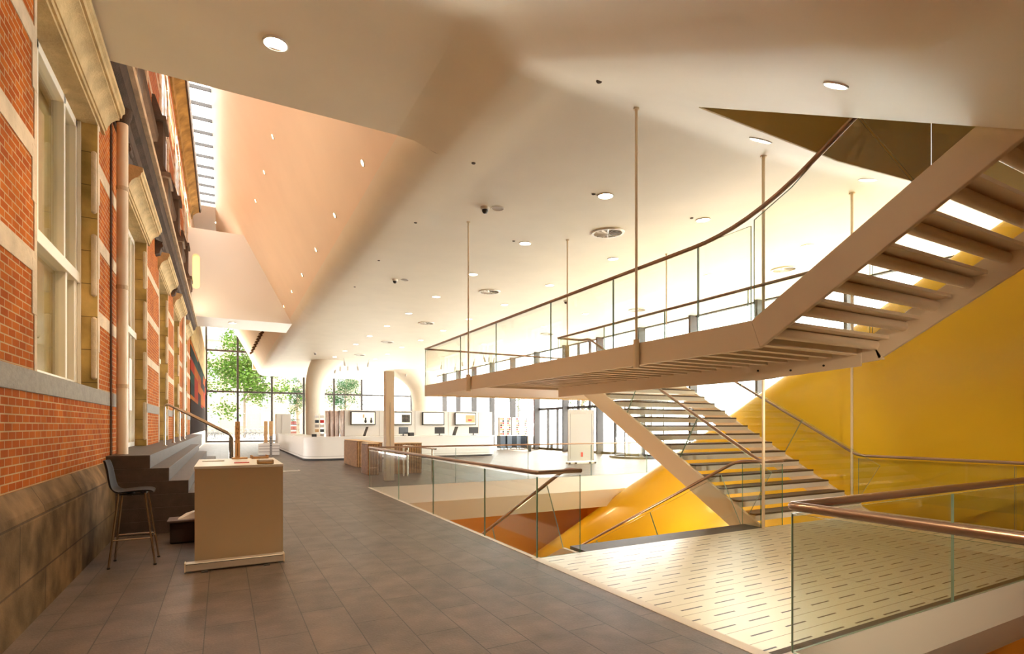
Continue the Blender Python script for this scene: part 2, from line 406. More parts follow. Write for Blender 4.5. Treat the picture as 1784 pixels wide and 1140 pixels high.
# flat soffit between the brick wall and the sloping ceiling
sf = MB(); ysf = [Y for Y in Ys if Y <= 7.94]
sf.grid([[(WX0, y, 5.9 + softslope(y)), (2.28, y, 5.9 + softslope(y))] for y in ysf], flip=True)
sf.box(WX0, 2.28, 7.88, 7.928, 5.93, 6.3)
struct('ceiling', sf, 'plaster', smooth=38)
# bulkhead above the soffit edge, closing the tall void
struct('wall_bulkhead', MB().box(-1.9, 2.5, 7.6, 7.9, 6.2, 13.0), 'tub')
# sloping side of the raised volume
tb = MB(); rows = []
for Y in [Y for Y in Ys if Y > 7.9]:
    hc = zbase(Y); k = X0(Y) - X0(7.93); xa = 2.46 + k; za = hc + .45
    r = []
    for t in (0, .03, .1, .2, .35, .5, .7, .9, 1):
        r.append((lerp(xa, -.34, t), Y, lerp(za, 12.9, t)))
    rows.append(r)
tb.grid(rows)
struct('wall_sloping', tb, 'tub', smooth=30)
# roof over the void: ceiling strips beside the skylight
sk = MB(); sk.box(-1.9, -1.0, 7.6, 57, 12.9, 13.1); sk.box(-1.0, -.34, 7.6, 9.0, 12.9, 13.1); sk.box(-1.0, -.34, 32, 57, 12.9, 13.1); sk.box(-.34, 3, 7.6, 57, 12.9, 13.1)
struct('ceiling', sk, 'tub')
skl = thing('window_1', '', '', (-.67, 20, 12.9)); del skl['label'], skl['category']; skl['kind'] = 'structure'
g = MB()
y = 9.4
while y < 32: g.box(-1.0, -.34, y - .025, y + .025, 12.86, 12.98); y += 1.05
obj('glazing_bar', g, 'mullion', skl, world=True)
obj('glass', MB().box(-1.0, -.34, 9, 32, 12.97, 12.99), 'wglass', skl, world=True)
# stairwell shaft above the opening
sh = MB()
sh.prism([(x, 4.131, zq(x, 4.13) + .003) for x in (4.5, 7.0, 8.2, 9.3)] + [(9.3, 4.131, 8.5), (4.5, 4.131, 8.5)], (0, .02, 0))
for x in (4.48, 9.3):
    poly = [(x, y, zq(x, y) + .003) for y in Ys if y <= 4.131] + [(x, 4.13, 8.5), (x, -7, 8.5)]
    sh.prism(poly, (.02, 0, 0))
sh.box(4.4, 9.4, -7, 4.25, 8.5, 8.6)
struct('wall_stairwell', sh, mat('olive_plaster', (.80, .66, .34), .6))
# floors
fl = MB()
fl.box(-1.42, 3.22, -7, 13.6, -.3, 0)
fl.box(-1.42, 18.3, 13.6, 57.0, -.3, 0)
fl.box(14.6, 18.3, -7, 13.6, -.3, 0)
struct('floor', fl, 'floor')
tr = MB(); tr.box(3.17, 3.275, -7, 5.45, -.3, .003); tr.box(3.2, 3.26, 5.45, 13.6, -.3, .004)
struct('trim_1', tr, mat('pale_metal_strip', (.72, .66, .58), .4))
# deck of slotted metal boards
dk = MB(); dk.box(3.275, 10.3, 2.42, 5.42, -.12, 0)
dkt = tag(obj('slotted_deck', dk, 'deck'), 'pale metal deck of slotted boards beside the dark stone floor', 'deck')
struct('trim_2', MB().box(3.95, 7.25, 5.42, 5.78, -.17, -.002).box(3.275, 10.3, 2.36, 2.42, -.12, .0), 'step')
# slab edges round the openings
fa = MB()
fa.prism([(3.26, 13.6, 0), (3.26, 13.3, -.42), (3.26, 13.62, -1.0), (3.26, 14.4, -1.0), (3.26, 14.4, -.3), (3.26, 13.6, -.3)], (11.3, 0, 0))
struct('trim_3', fa, 'white', smooth=20)
fb = MB(); fb.prism([(3.275, 2.352, 0), (3.275, 2.352, -.36), (3.275, 2.7, -.9), (3.275, 5.0, -.9), (3.275, 5.42, -.14), (3.275, 5.42, -.13)], (7.02, 0, 0))
struct('trim_4', fb, 'white', smooth=20)
# basement
bs = MB(); bs.box(2.9, 3.2, -7, 20, -5, -.3); bs.box(14.6, 14.9, -7, 20, -5, -.3); bs.box(2.9, 14.9, 20, 20.3, -5, -.3); bs.box(2.9, 14.9, -7.3, -7, -5, 0)
struct('wall_basement', bs, 'orange')
struct('floor_basement', MB().box(2.9, 14.9, -7, 20, -5.2, -5), 'step')
# back wall behind the photographer
bw = MB(); bw.box(-1.9, 18.5, -7.3, -7, -.3, 9)
struct('wall_back', bw, mat('tan_wall', (.55, .34, .18), .6))
# --------------------------------------------------- brick facade on the left
WX = -1.42; OP = [(6.05, 8.62), (11.15, 13.7), (16.25, 18.75), (20.9, 23.4), (25.9, 28.4)]
wl = MB()
wl.box(-1.9, WX, -7, 10.95, .98, 1.83)
piers = [(-7, OP[0][0])] + [(OP[i][1], OP[i + 1][0]) for i in range(4)] + [(OP[4][1], 31)]
for i, (a, b) in enumerate(piers):
    if i < 2: wl.box(-1.9, WX, a, b, 1.83, 5.5)
    else: wl.box(-1.9, WX, a, b, 1.1, 5.5)
wl.box(-1.9, WX, -7, 31, 5.5, 12.9)
struct('wall_left', wl, 'brick')
struct('wall_left', MB().box(-1.9, WX, 31, 57, 0, 12.9), 'tub')
pt = MB(); pt.box(WX, WX + .03, 31, 56.9, 1.13, 5.8)
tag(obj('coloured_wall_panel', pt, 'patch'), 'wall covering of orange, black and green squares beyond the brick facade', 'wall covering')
cbk = MB(); cbk.box(WX, WX + .05, 31, 56.9, 5.8, 8.4)
struct('trim_5', cbk, 'stone_y')
# plinth
pl = MB(); pl.prism([(-1.9, -7, 0), (-1.32, -7, 0), (-1.31, -7, .80), (-1.33, -7, .88), (WX + .005, -7, 1.04), (-1.9, -7, 1.04)], (0, 16.5, 0))
struct('trim_6', pl, 'plinth')
# bluestone string course and door bases
sc = MB(); sc.box(-1.88, WX + .012, -7, 10.95, 1.83, 2.02)
for a, b in piers[2:]:
    sc.box(-1.88, WX + .012, a, b, 1.83, 2.02); sc.box(-1.89, WX + .006, a - .002, a + .16, 1.13, 1.83); sc.box(-1.89, WX + .006, b - .16, b + .002, 1.13, 1.83)
struct('trim_7', sc, 'bluestone', bevel=.006)
# light stone bands
bd = MB()
for z in (2.86, 3.82, 4.78):
    for a, b in piers: bd.box(-1.5, WX + .006, a, b, z, z + .175)
for z in (7.1, 8.06, 9.02, 9.98, 10.94, 11.6): bd.box(-1.5, WX + .006, 5, 31, z, z + .16)
struct('trim_8', bd, 'stone')
# quoins, reveals, mouldings and hoods round each opening
for i, (a, b) in enumerate(OP):
    z0 = 2.02 if i == 0 else 1.13
    q = MB(); rv = MB()
    for side, e in ((-1, a), (1, b)):
        z = z0; k = 0
        while z < 5.5:
            h = min(.48 if k % 2 == 0 else .48, 5.5 - z); wd = .13 if k % 2 else .075
            q.box(-1.5, WX + .008, min(e, e + side * wd), max(e, e + side * wd), z, z + h); z += .48; k += 1
        ca, cb2 = (e - .002, e + .012) if side < 0 else (e - .012, e + .002)
        rv.box(-1.9, WX + .004, ca, cb2, z0, 5.5)
        z = z0 + .12
        while z < 5.1:
            m_ = MB(); zt = z + (.8 if z + .8 < 5.4 else .3)
            q.tube([(WX - .03, e - side * .015, z), (WX - .03, e - side * .015, z + .02), (WX - .03, e - side * .015, zt - .02), (WX - .03, e - side * .015, zt)], [.012, .033, .033, .012], 8)
            z = zt + .26
    struct('trim_%d' % (9 + i * 3), q, 'stone', bevel=.006)
    struct('trim_%d' % (10 + i * 3), rv, 'reveal')
    hd = MB(); L = (b + .32) - (a - .32)
    prof = [(WX, 5.44), (-1.385, 5.44), (-1.385, 5.50), (-1.37, 5.50), (-1.355, 5.56), (-1.32, 5.62), (-1.27, 5.665), (-1.23, 5.68), (-1.23, 5.71), (-1.205, 5.71), (-1.195, 5.76), (-1.17, 5.78), (-1.17, 5.85), (WX, 5.88)]
    hd.prism([(x, a - .32, z) for x, z in prof], (0, L, 0)); hd.box(-1.9, WX + .01, a, b, 5.40, 5.5)
    struct('trim_%d' % (11 + i * 3), hd, 'hood', smooth=25)
    # window / door joinery
    zt = 5.40
    if i == 0:
        wn = bpy.data.objects.new('window_2', None); wn['kind'] = 'structure'
    else:
        wn = bpy.data.objects.new('door_%d' % i, None); wn['kind'] = 'structure'
    col.objects.link(wn); wn.location = (-1.66, (a + b) / 2, z0)
    fr = MB(); xa, xb = -1.72, -1.62
    fr.box(xa, xb, a + .012, a + .09, z0, zt); fr.box(xa, xb, b - .09, b - .012, z0, zt); fr.box(xa, xb, a + .012, b - .012, zt - .1, zt)
    fr.box(xa, xb, a + .012, b - .012, z0, z0 + .09)
    tz = 3.42
    fr.box(xa - .01, xb + .03, a + .012, b - .012, tz - .07, tz + .06)
    if i == 0:
        # inner deep casing as seen behind the frame
        for yy in (a + .62, b - .55, b - .13): fr.box(xa, xb, yy - .035, yy + .035, z0, tz)
        for yy in (a + .9, b - .62): fr.box(xa, xb, yy - .03, yy + .03, tz, zt)
        fr.box(xb, WX - .18, a + .012, a + .035, z0, zt); fr.box(xb, -1.58, b - .035, b - .012, z0, zt)
    else:
        for yy in (a + .55, (a + b) / 2, b - .55): fr.box(xa, xb, yy - .03, yy + .03, z0, zt)
    obj('frame', fr, 'frame_white', wn, world=True, bevel=.006)
    obj('blind', MB().box(-1.86, -1.84, a, b, z0, zt), 'blind', wn, world=True)
    obj('glass', MB().box(-1.69, -1.68, a + .05, b - .05, z0 + .05, zt - .05), 'wglass', wn, world=True)
# dark stone cornice with its pale lip
cn = MB(); prof = [(WX, 5.98), (-1.39, 5.98), (-1.36, 6.06), (-1.30, 6.10), (-1.28, 6.25), (-1.20, 6.30), (-1.17, 6.42), (-1.15, 6.50), (-1.18, 6.52), (WX, 6.62)]
cn.prism([(x, 4, z) for x, z in prof], (0, 27, 0))
struct('trim_24', cn, 'brownstone', smooth=25)
struct('trim_25', MB().prism([(-1.16, 7.9, 6.47), (-1.09, 7.9, 6.47), (-1.08, 7.9, 6.56), (-1.16, 7.9, 6.56)], (0, 23.1, 0)), 'stone')
# upper storey: stepped buttresses, quoined windows, eave
bu = MB()
for a, b in piers[1:]:
    m_ = (a + b) / 2
    bu.prism([(WX, m_ - .32, 6.5), (-1.10, m_ - .32, 6.5), (-1.10, m_ - .32, 7.3), (-1.2, m_ - .32, 7.55), (-1.2, m_ - .32, 8.6), (-1.36, m_ - .32, 9.1), (WX, m_ - .32, 9.1)], (0, .64, 0))
    bu.box(WX, -1.05, m_ - .42, m_ + .42, 7.22, 7.34); bu.box(WX, -1.14, m_ - .4, m_ + .4, 8.5, 8.62)
for a, b in OP: bu.prism([(WX, a, 7.55), (-1.22, a, 7.60), (-1.20, a, 7.75), (WX, a, 7.95)], (0, b - a, 0))
struct('trim_26', bu, 'brownstone', bevel=.01)
for i, (a, b) in enumerate(OP):
    wn = bpy.data.objects.new('window_%d' % (3 + i), None); wn['kind'] = 'structure'; col.objects.link(wn); wn.location = (WX, (a + b) / 2, 7.9)
    q = MB()
    for side, e in ((-1, a + .3), (1, b - .3)):
        z = 7.95; k = 0
        while z < 11.2:
            wd = .34 if k % 2 else .2
            q.box(WX - .02, WX + .035, min(e, e + side * wd), max(e, e + side * wd), z, z + .3); z += .32; k += 1
    n = 12; cyy = (a + b) / 2; r = (b - a) / 2 - .3
    for k in range(n):
        a0 = math.pi * k / n; a1 = math.pi * (k + .9) / n; ro = r + (.34 if k % 2 else .24)
        q.prism([(WX - .02, cyy + math.cos(t) * rr, 10.6 + math.sin(t) * rr * .75) for t, rr in ((a0, r), (a1, r), (a1, ro), (a0, ro))], (.06, 0, 0))
    obj('stone_surround', q, 'stone', wn, world=True, bevel=.008)
    f2 = MB(); f2.box(WX - .01, WX + .012, a + .5, b - .5, 7.95, 10.9)
    obj('pane', f2, mat('dark_pane', (.14, .07, .035), .3), wn, world=True)
    f3 = MB(); f3.box(WX, WX + .025, cyy - .04, cyy + .04, 7.95, 10.9); f3.box(WX, WX + .025, a + .5, b - .5, 9.6, 9.68)
    obj('frame', f3, 'frame_white', wn, world=True)
ev = MB(); ev.prism([(WX, 5, 12.1), (-1.36, 5, 12.1), (-1.33, 5, 12.3), (-1.2, 5, 12.42), (-1.06, 5, 12.5), (-1.04, 5, 12.75), (WX, 5, 12.9)], (0, 27, 0))
struct('trim_27', ev, 'stone_y', smooth=25)
struct('trim_28', MB().prism([(-1.06, 5, 12.5), (-1.0, 5, 12.48), (-.97, 5, 12.6), (-.97, 5, 12.8), (-1.06, 5, 12.8)], (0, 27, 0)), 'brownstone')
# --------------------------------------------------- raised link across the void
lk = MB(); y0, y1 = 28.6, 31.5; zb_, zt_ = 6.57, 10.6
def linkslice(y):
    return [(WX, y, zb_), (3.3, y, zb_ - .02), (3.3, y, zt_), (WX, y, zt_)]
# front face with its rounded slot cut out
sa, sb = P(335, 470, Y=y0).x, P(348, 470, Y=y0).x
za_, zb2 = P(341, 503, Y=y0).z, P(341, 442, Y=y0).z
rr = (sb - sa) / 2; cxs = (sa + sb) / 2; n = 10
loop = [(cxs + rr * math.cos(t), zb2 - rr + rr * math.sin(t)) for t in [math.pi * k / n for k in range(n + 1)]] + [(cxs + rr * math.cos(t), za_ + rr + rr * math.sin(t)) for t in [math.pi + math.pi * k / n for k in range(n + 1)]]
N = len(loop)
def outer(p):
    x, z = p
    return (x, z)
m2 = MB()
def band(p, q, side):
    pass
# faces: columns left and right of the slot, above and below following its curve
top = [p for p in loop[:n + 1]]; bot = [p for p in loop[n + 1:]]
m2.add([(WX, y0, zb_), (sa, y0, zb_), (sa, y0, zt_), (WX, y0, zt_)], [(0, 1, 2, 3)])
m2.add([(sb, y0, zb_), (3.3, y0, zb_), (3.3, y0, zt_), (sb, y0, zt_)], [(0, 1, 2, 3)])
for k in range(n):
    (xa, za), (xb, zb3) = top[k], top[k + 1]
    m2.add([(xb, y0, zb3), (xa, y0, za), (xa, y0, zt_), (xb, y0, zt_)], [(0, 1, 2, 3)])
    (xa, za), (xb, zb3) = bot[k], bot[k + 1]
    m2.add([(xa, y0, zb_), (xb, y0, zb_), (xb, y0, zb3), (xa, y0, za)], [(0, 1, 2, 3)])
for k in range(N):
    (xa, za), (xb, zb3) = loop[k], loop[(k + 1) % N]
    m2.add([(xa, y0, za), (xb, y0, zb3), (xb, y0 + .35, zb3), (xa, y0 + .35, za)], [(0, 1, 2, 3)])
m2.add([(WX, y0, zb_), (3.3, y0, zb_), (3.3, y1, zb_), (WX, y1, zb_)], [(3, 2, 1, 0)])
m2.add([(WX, y0, zt_), (3.3, y0, zt_), (3.3, y1, zt_), (WX, y1, zt_)], [(0, 1, 2, 3)])
m2.add([(WX, y1, zb_), (3.3, y1, zb_), (3.3, y1, zt_), (WX, y1, zt_)], [(3, 2, 1, 0)])
lko = tag(obj('link_bridge', m2, 'white'), 'white enclosed link bridge with a slot window, joining brick facade and sloping wall', 'bridge')
obj('lit_interior_panel', MB().box(sa - .1, sb + .1, y0 + .36, y0 + .38, za_ - .1, zb2 + .1), mat('yellow_interior', (.8, .6, .2), .6, emit=(1, .7, .25), es=.5), lko)
# --------------------------------------------------- end and right facades
def bay_win(name, mbf, mbg):
    wn = bpy.data.objects.new(name, None); wn['kind'] = 'structure'; col.objects.link(wn)
    obj('frame', mbf, 'mullion', wn, bevel=None); obj('glass', mbg, 'wglass', wn); return wn
k = 10
ex = [-1.7, 1.25, 4.2, 7.1, 10.0, 12.8, 15.5, 18.3]
for i in range(7):
    a, b = ex[i], ex[i + 1]; a = max(a, -1.4); top_ = 12.9 if i < 2 else 6.9
    f = MB(); wd = .09
    f.box(a - wd, a + wd, 57, 57.2, 0, top_); f.box(a, b, 57, 57.14, 0, .16)
    for z in (4.65, 8.45, 12.4):
        if z < top_: f.box(a, b, 56.95, 57.14, z, z + .17)
    if i == 0: f.box(a - .02, a + .16, 56.8, 57.1, 0, 12.9)
    bay_win('window_%d' % k, f, MB().box(a, b, 57.06, 57.08, 0, top_)); k += 1
struct('trim_29', MB().box(2.5, 18.5, 57, 57.3, 6.9, 13), 'tub')
Ym = [57, 53.9, 50.6, 47.25, 43.9, 40.55, 37.2, 33.85, 30.5, 27.15, 23.8, 20.45, 17.15, 13.8, 10.45, 7.1, 3.75, .4, -3, -6.4]
for i in range(len(Ym) - 1):
    if Ym[i + 1] < 3.5: continue
    a, b = Ym[i + 1], Ym[i]
    f = MB(); f.box(18.0, 18.42, b - .07, b + .05, 0, 6.42); f.box(18.3, 18.5, a, b, 0, .14)
    f.box(18.3, 18.5, a, b, 6.34, 6.5)
    if a < 28 and a > 20:        # entrance doors
        for yy in (a + 1.1, a + 2.2): f.box(18.3, 18.44, yy - .05, yy + .05, 0, 6.39 if i % 2 else 2.6)
        f.box(18.3, 18.44, a, b, 2.55, 2.7)
    bay_win('window_%d' % k, f, MB().box(18.4, 18.42, a, b, 0, 6.39)); k += 1
struct('wall_right', MB().box(18.3, 18.6, -7, 57, 6.5, 9).box(18.3, 18.6, -7, 3.75, 0, 6.5), 'plaster')
# ================================================================== YELLOW TUBE, STAIRS, BRIDGE, BALUSTRADES
TS = .57
def tubez(Y): return -1.5 + TS * (14.8 - Y)
ang = math.atan(TS); D = Vector((0, -math.cos(ang), math.sin(ang))); Nn = Vector((0, math.sin(ang), math.cos(ang)))
def rr_prof(x0, x1, n0, n1, r, k=8):
    pts = []
    for cx, cn_, a0 in ((x1 - r, n1 - r, 0), (x0 + r, n1 - r, 90), (x0 + r, n0 + r, 180), (x1 - r, n0 + r, 270)):
        for i in range(k + 1):
            a = R(a0 + 90 * i / k); pts.append((cx + r * math.cos(a), cn_ + r * math.sin(a)))
    return pts
prof = rr_prof(10.62, 14.3, -4.9, .12, .55)
O = Vector((0, 14.8, -1.5)); rows = []
for s in (-6.2, 0, 6, 12, 20, 26):
    rows.append([Vector((x, 0, 0)) + O + D * s + Nn * n_ for x, n_ in prof] + [Vector((prof[0][0], 0, 0)) + O + D * s + Nn * prof[0][1]])
tbm = MB(); tbm.grid(rows)
tube_o = tag(obj('escalator_tube', tbm, 'yellow', smooth=30), 'large smooth yellow tube rising diagonally behind the staircase', 'enclosed escalator')

TK = .016
def gpanel(parent, p0, p1, up, h, out, edge='edge'):
    p0, p1, up, out = Vector(p0), Vector(p1), Vector(up).normalized(), Vector(out)
    m = MB(); m.prism([p0 - out * TK / 2, p1 - out * TK / 2, p1 + up * h - out * TK / 2, p0 + up * h - out * TK / 2], out * TK, 0, side=1)
    return obj('glass_panel', m, ['glass', edge], parent, world=True)
def run(parent, a, b, n, h=.95, out=(1, 0, 0), up=(0, 0, 1), gap=.008, cuts=None):
    a, b = Vector(a), Vector(b); d = (b - a); L = d.length; dn = d.normalized()
    ts = cuts or [i / n for i in range(n + 1)]
    for t0, t1 in zip(ts[:-1], ts[1:]):
        gpanel(parent, a + d * t0 + dn * gap, a + d * t1 - dn * gap, up, h, out)
def rail(parent, pts, r=.028, rad=.35, label=None):
    return obj('handrail', MB().tube(fil(pts, rad, 8), r, 14), 'rail', parent, world=True, smooth=50, label=label)
def shoe(parent, a, b, wd=.05, z0=-.3, z1=.012):
    x0, x1 = min(a[0], b[0]) - wd / 2, max(a[0], b[0]) + wd / 2; y0, y1 = min(a[1], b[1]) - wd / 2, max(a[1], b[1]) + wd / 2
    return obj('base_channel', MB().box(x0, x1, y0, y1, z0, z1), 'steel_white', parent, world=True)
# --- balustrade beside the walkway and across the far side of the well
b1 = thing('glass_balustrade', 'long glass balustrade with slim metal handrail along the edge of the dark floor', 'balustrade', (3.24, 9.5, 0))
run(b1, (3.24, 13.6, 0), (3.24, 5.42, 0), 4, cuts=[0, .312, .568, .825, 1])
gpanel(b1, (3.245, 5.42, 0), (3.85, 5.42, 0), (0, 0, 1), .95, (0, 1, 0), 'edge_deep')
rail(b1, [(3.24, 13.6, 1.0), (3.24, 5.42, 1.0), (3.86, 5.42, 1.0)], .026, .03)
b2 = thing('glass_balustrade', 'glass balustrade crossing the far side of the stairwell, before the ticket counter', 'balustrade', (8, 13.6, 0))
run(b2, (3.3, 13.6, 0), (14.6, 13.6, 0), 5, out=(0, 1, 0))
rail(b2, [(3.24, 13.6, 1.0), (14.6, 13.6, 1.0)], .022)
# --- balustrade round the near opening
b3 = thing('glass_balustrade', 'glass balustrade with thick metal handrail round the opening at lower right', 'balustrade', (3.43, 2.35, 0))
run(b3, (3.43, 2.35, 0), (3.43, -3.2, 0), 2)
run(b3, (3.43, 2.35, 0), (10.25, 2.35, 0), 3, out=(0, 1, 0), cuts=[0, .326, .66, 1])
rail(b3, [(3.43, -3.2, 1.0), (3.43, 2.35, 1.0), (10.25, 2.35, 1.0)], .032, .03)
struct('trim_30', MB().box(3.275, 3.46, -7, 2.36, -.35, -.001), 'white')
# --- balustrade along the right side of the deck
b4 = thing('glass_balustrade', 'glass balustrade between the slotted deck and the yellow tube', 'balustrade', (10.3, 2, 0))
run(b4, (10.32, 5.75, 0), (10.32, -3.2, 0), 4)
rail(b4, [(10.32, -3.2, 1.0), (10.32, 5.62, 1.0)], .026)
struct('trim_31', MB().box(10.3, 10.36, -7, 5.8, -.4, .006), 'steel_white')
# --- lower flight: deck up to the landing
UPB = Vector((0, -.5, .866))
def strprof(x, top, depth, th):
    pass
lf = thing('staircase_flight', 'lower flight of open dark treads rising from the deck to the suspended landing', 'stairs', (8.75, 5.6, 0))
def stringer(parent, x, pts, th=.06, label=None):
    return obj('stringer', MB().prism([(x, y, z) for y, z in pts], (th, 0, 0)), 'steel_white', parent, world=True, bevel=.008, label=label)
for x in (7.27, 10.2):
    stringer(lf, x, [(5.55, -.10), (5.55, .03), (10.2, .06 + .577 * 4.6), (10.2, 2.3), (5.8 + .45, -.10)] if False else [(5.46, 0.0), (5.58, .06), (10.15, 2.70), (10.15, 2.28), (5.74, -.27), (5.46, -.27)])
for k in range(15):
    y, z = 5.62 + .3 * k, .1733 * (k + 1)
    t = obj('tread', MB().box(7.33, 10.2, y, y + .30, z - .03, z), 'tread', lf, world=True, bevel=.008)
    obj('tread_tray', MB().box(7.33, 10.2, y + .02, y + .28, z - .10, z - .031), 'steel_white', t, bevel=None, world=False) if False else None
    m = MB().box(7.33, 10.2, y + .006, y + .27, z - .115, z - .031)
    tr_ = obj('tread_tray', m, 'white', lf, world=True)
def sl(y, off): return off + .577 * (y - 5.62)
for x, xr in ((7.30, 7.42), (10.23, 10.23)):
    a = Vector((x, 5.75, sl(5.75, .02))); b = Vector((x, 10.1, sl(10.1, .02)))
    run(lf, a, b, 3, h=.86, up=UPB, gap=.006)
rail(lf, [(7.42, 5.42, 1.0), (7.42, 5.62, 1.0), (7.42, 10.1, 3.55), (7.42, 10.36, 3.55), (6.75, 10.36, 3.55)], .026, .4, 'left handrail, curving down to the corner post')
rail(lf, [(10.32, 5.62, 1.0), (10.26, 5.75, 1.02), (10.26, 10.15, 3.55), (10.26, 10.5, 3.55)], .026, .9)
# --- flight down to the basement
dn = thing('staircase_flight', 'flight of dark stone steps descending into the orange basement', 'stairs', (5.5, 5.78, 0))
for k in range(22):
    y = 5.78 + .34 * k; z = -.1733 * (k + 1)
    obj('step', MB().box(3.9, 7.2, y, y + .36, z - .2, z), 'step', dn, world=True)
for x in (3.84, 7.2):
    obj('stringer', MB().prism([(x, 5.42, -.02), (x, 5.8, -.02), (x, 13.2, -3.8), (x, 13.2, -4.6), (x, 5.42, -.75)], (.05, 0, 0)), 'steel_white', dn, world=True)
UPD = Vector((0, .455, .89))
for x in (3.86, 7.22):
    run(dn, (x, 5.8, -.02), (x, 12.5, -3.44), 4, h=.86, up=UPD, gap=.006)
gpanel(dn, (7.22, 5.45, 0), (7.22, 5.78, 0), (0, 0, 1), .95, (1, 0, 0), 'edge_deep')
gpanel(dn, (7.22, 5.43, 0), (7.70, 5.43, 0), (0, 0, 1), .95, (0, 1, 0), 'edge_deep')
rail(dn, [(3.86, 5.42, 1.0), (3.86, 5.75, 1.0), (3.86, 12.7, -2.55)], .024, .45, 'left handrail going down')
rail(dn, [(7.70, 5.43, 1.0), (7.22, 5.43, 1.0), (7.22, 5.85, 1.0), (7.22, 12.7, -2.5)], .024, .45, 'right handrail going down')
# --- suspended bridge and landing
br = thing('suspended_footbridge', 'beige steel footbridge hanging on rods above the stairwell', 'footbridge', (5.7, 8, 2.6))
obj('edge_plate', MB().prism([(4.65, 13.5, 2.32), (4.65, 13.5, 2.6), (4.65, 3.62, 2.6), (4.65, 3.52, 2.32)], (.05, 0, 0)), 'steel_white', br, world=True)
obj('edge_plate', MB().prism([(6.72, 10.3, 2.2), (6.72, 10.3, 2.6), (6.72, 3.62, 2.6), (6.72, 3.47, 2.32), (6.72, 5.0, 2.2)], (.05, 0, 0)), 'steel_white', br, world=True)
obj('edge_plate', MB().box(4.7, 10.34, 13.45, 13.5, 2.32, 2.6), 'steel_white', br, world=True)
obj('edge_plate', MB().box(10.29, 10.34, 10.15, 13.45, 2.32, 2.6), 'steel_white', br, world=True)
obj('deck', MB().box(4.7, 6.72, 3.65, 13.45, 2.52, 2.6).box(6.72, 10.29, 10.12, 13.45, 2.52, 2.6), 'tread', br, world=True)
obj('soffit_panel', MB().box(4.7, 10.29, 10.35, 13.45, 2.36, 2.5), 'steel_white', br, world=True)
y = 3.75
while y < 10.3:
    obj('cross_beam', MB().box(4.7, 6.72, y, y + .09, 2.40, 2.52), 'steel_white', br, world=True); y += .3
gus = obj('gusset_plate', MB().prism([(6.70, 6.3, 2.50), (6.70, 3.7, 2.50), (6.70, 3.7, 2.26), (6.70, 4.6, 2.22)], (.018, 0, 0)), 'steel_white', br, world=True)
for y, z in ((5.6, 2.44), (5.1, 2.46), (5.1, 2.33), (4.6, 2.46), (4.6, 2.29), (4.15, 2.46), (4.15, 2.31)):
    o_ = obj('bolt', MB().tube([(6.69, y, z), (6.702, y, z)], .014, 10), 'black', gus); o_.location = -br.location if False else (0, 0, 0)
    o_.data.transform(Matrix.Translation(-Vector(br.location)))
run(br, (4.66, 13.48, 2.6), (4.66, 3.62, 2.6), 6, cuts=[0, .24, .42, .62, .78, .93, 1])
run(br, (4.7, 13.48, 2.6), (10.3, 13.48, 2.6), 3, out=(0, 1, 0))
run(br, (10.31, 13.4, 2.6), (10.31, 10.3, 2.6), 2)
run(br, (6.75, 10.36, 2.6), (6.75, 3.62, 2.6), 4)
run(br, (6.8, 10.34, 2.6), (7.3, 10.34, 2.6), 1, out=(0, 1, 0))
rail(br, [(10.31, 10.3, 3.55), (10.31, 13.48, 3.55), (4.66, 13.48, 3.55), (4.66, 5.2, 3.55)], .024, .02)
rail(br, [(6.75, 10.36, 3.55), (6.75, 5.2, 3.55)], .024, .02, 'inner handrail')
# --- upper flight
uf = thing('staircase_flight', 'upper flight of beige steel stairs climbing from the footbridge through the ceiling opening', 'stairs', (5.7, 3.6, 2.6))
def uz(y): return 2.6 + .577 * (3.62 - y)
yt = -3.0
for x in (4.65, 6.72):
    stringer(uf, x, [(3.62, 2.6), (yt, uz(yt)), (yt, uz(yt) - .37), (3.52, 2.32)], .05)
for k in range(1, 20):
    y, z = 3.62 - .3 * k, 2.58 + .1733 * (k - 1)
    obj('tread', MB().box(4.7, 6.72, y + .08, y + .30, z - .035, z), 'steel_white', uf, world=True)
    obj('tread_beam', MB().tube([(4.7, y + .24, z - .09), (6.72, y + .24, z - .09)], .056, 16), 'steel_white', uf, world=True, smooth=50)
for x in (4.67, 6.75):
    up_ = Vector((0, .5, .866)); e0 = Vector((x, 2.2, uz(2.2)))
    m = MB(); m.prism([(x - TK / 2, 3.6, 2.62), (x - TK / 2, 3.6, 3.6), (x - TK / 2, 3.2, 3.77), tuple(e0 + up_ * .84 - Vector((TK / 2, 0, 0))), tuple(e0 - Vector((TK / 2, 0, 0)))], (TK, 0, 0), 0, side=1)
    obj('glass_panel', m, ['glass', 'edge'], uf, world=True)
    run(uf, (x, 2.19, uz(2.19)), (x, yt, uz(yt)), 3, h=.84, up=(0, .5, .866), gap=.006)
for x in (4.66, 6.75):
    rail(uf, [(x, 5.2, 3.55), (x, 3.62 + .02, 3.55), (x, yt, uz(yt) + .95)], .024, .95)
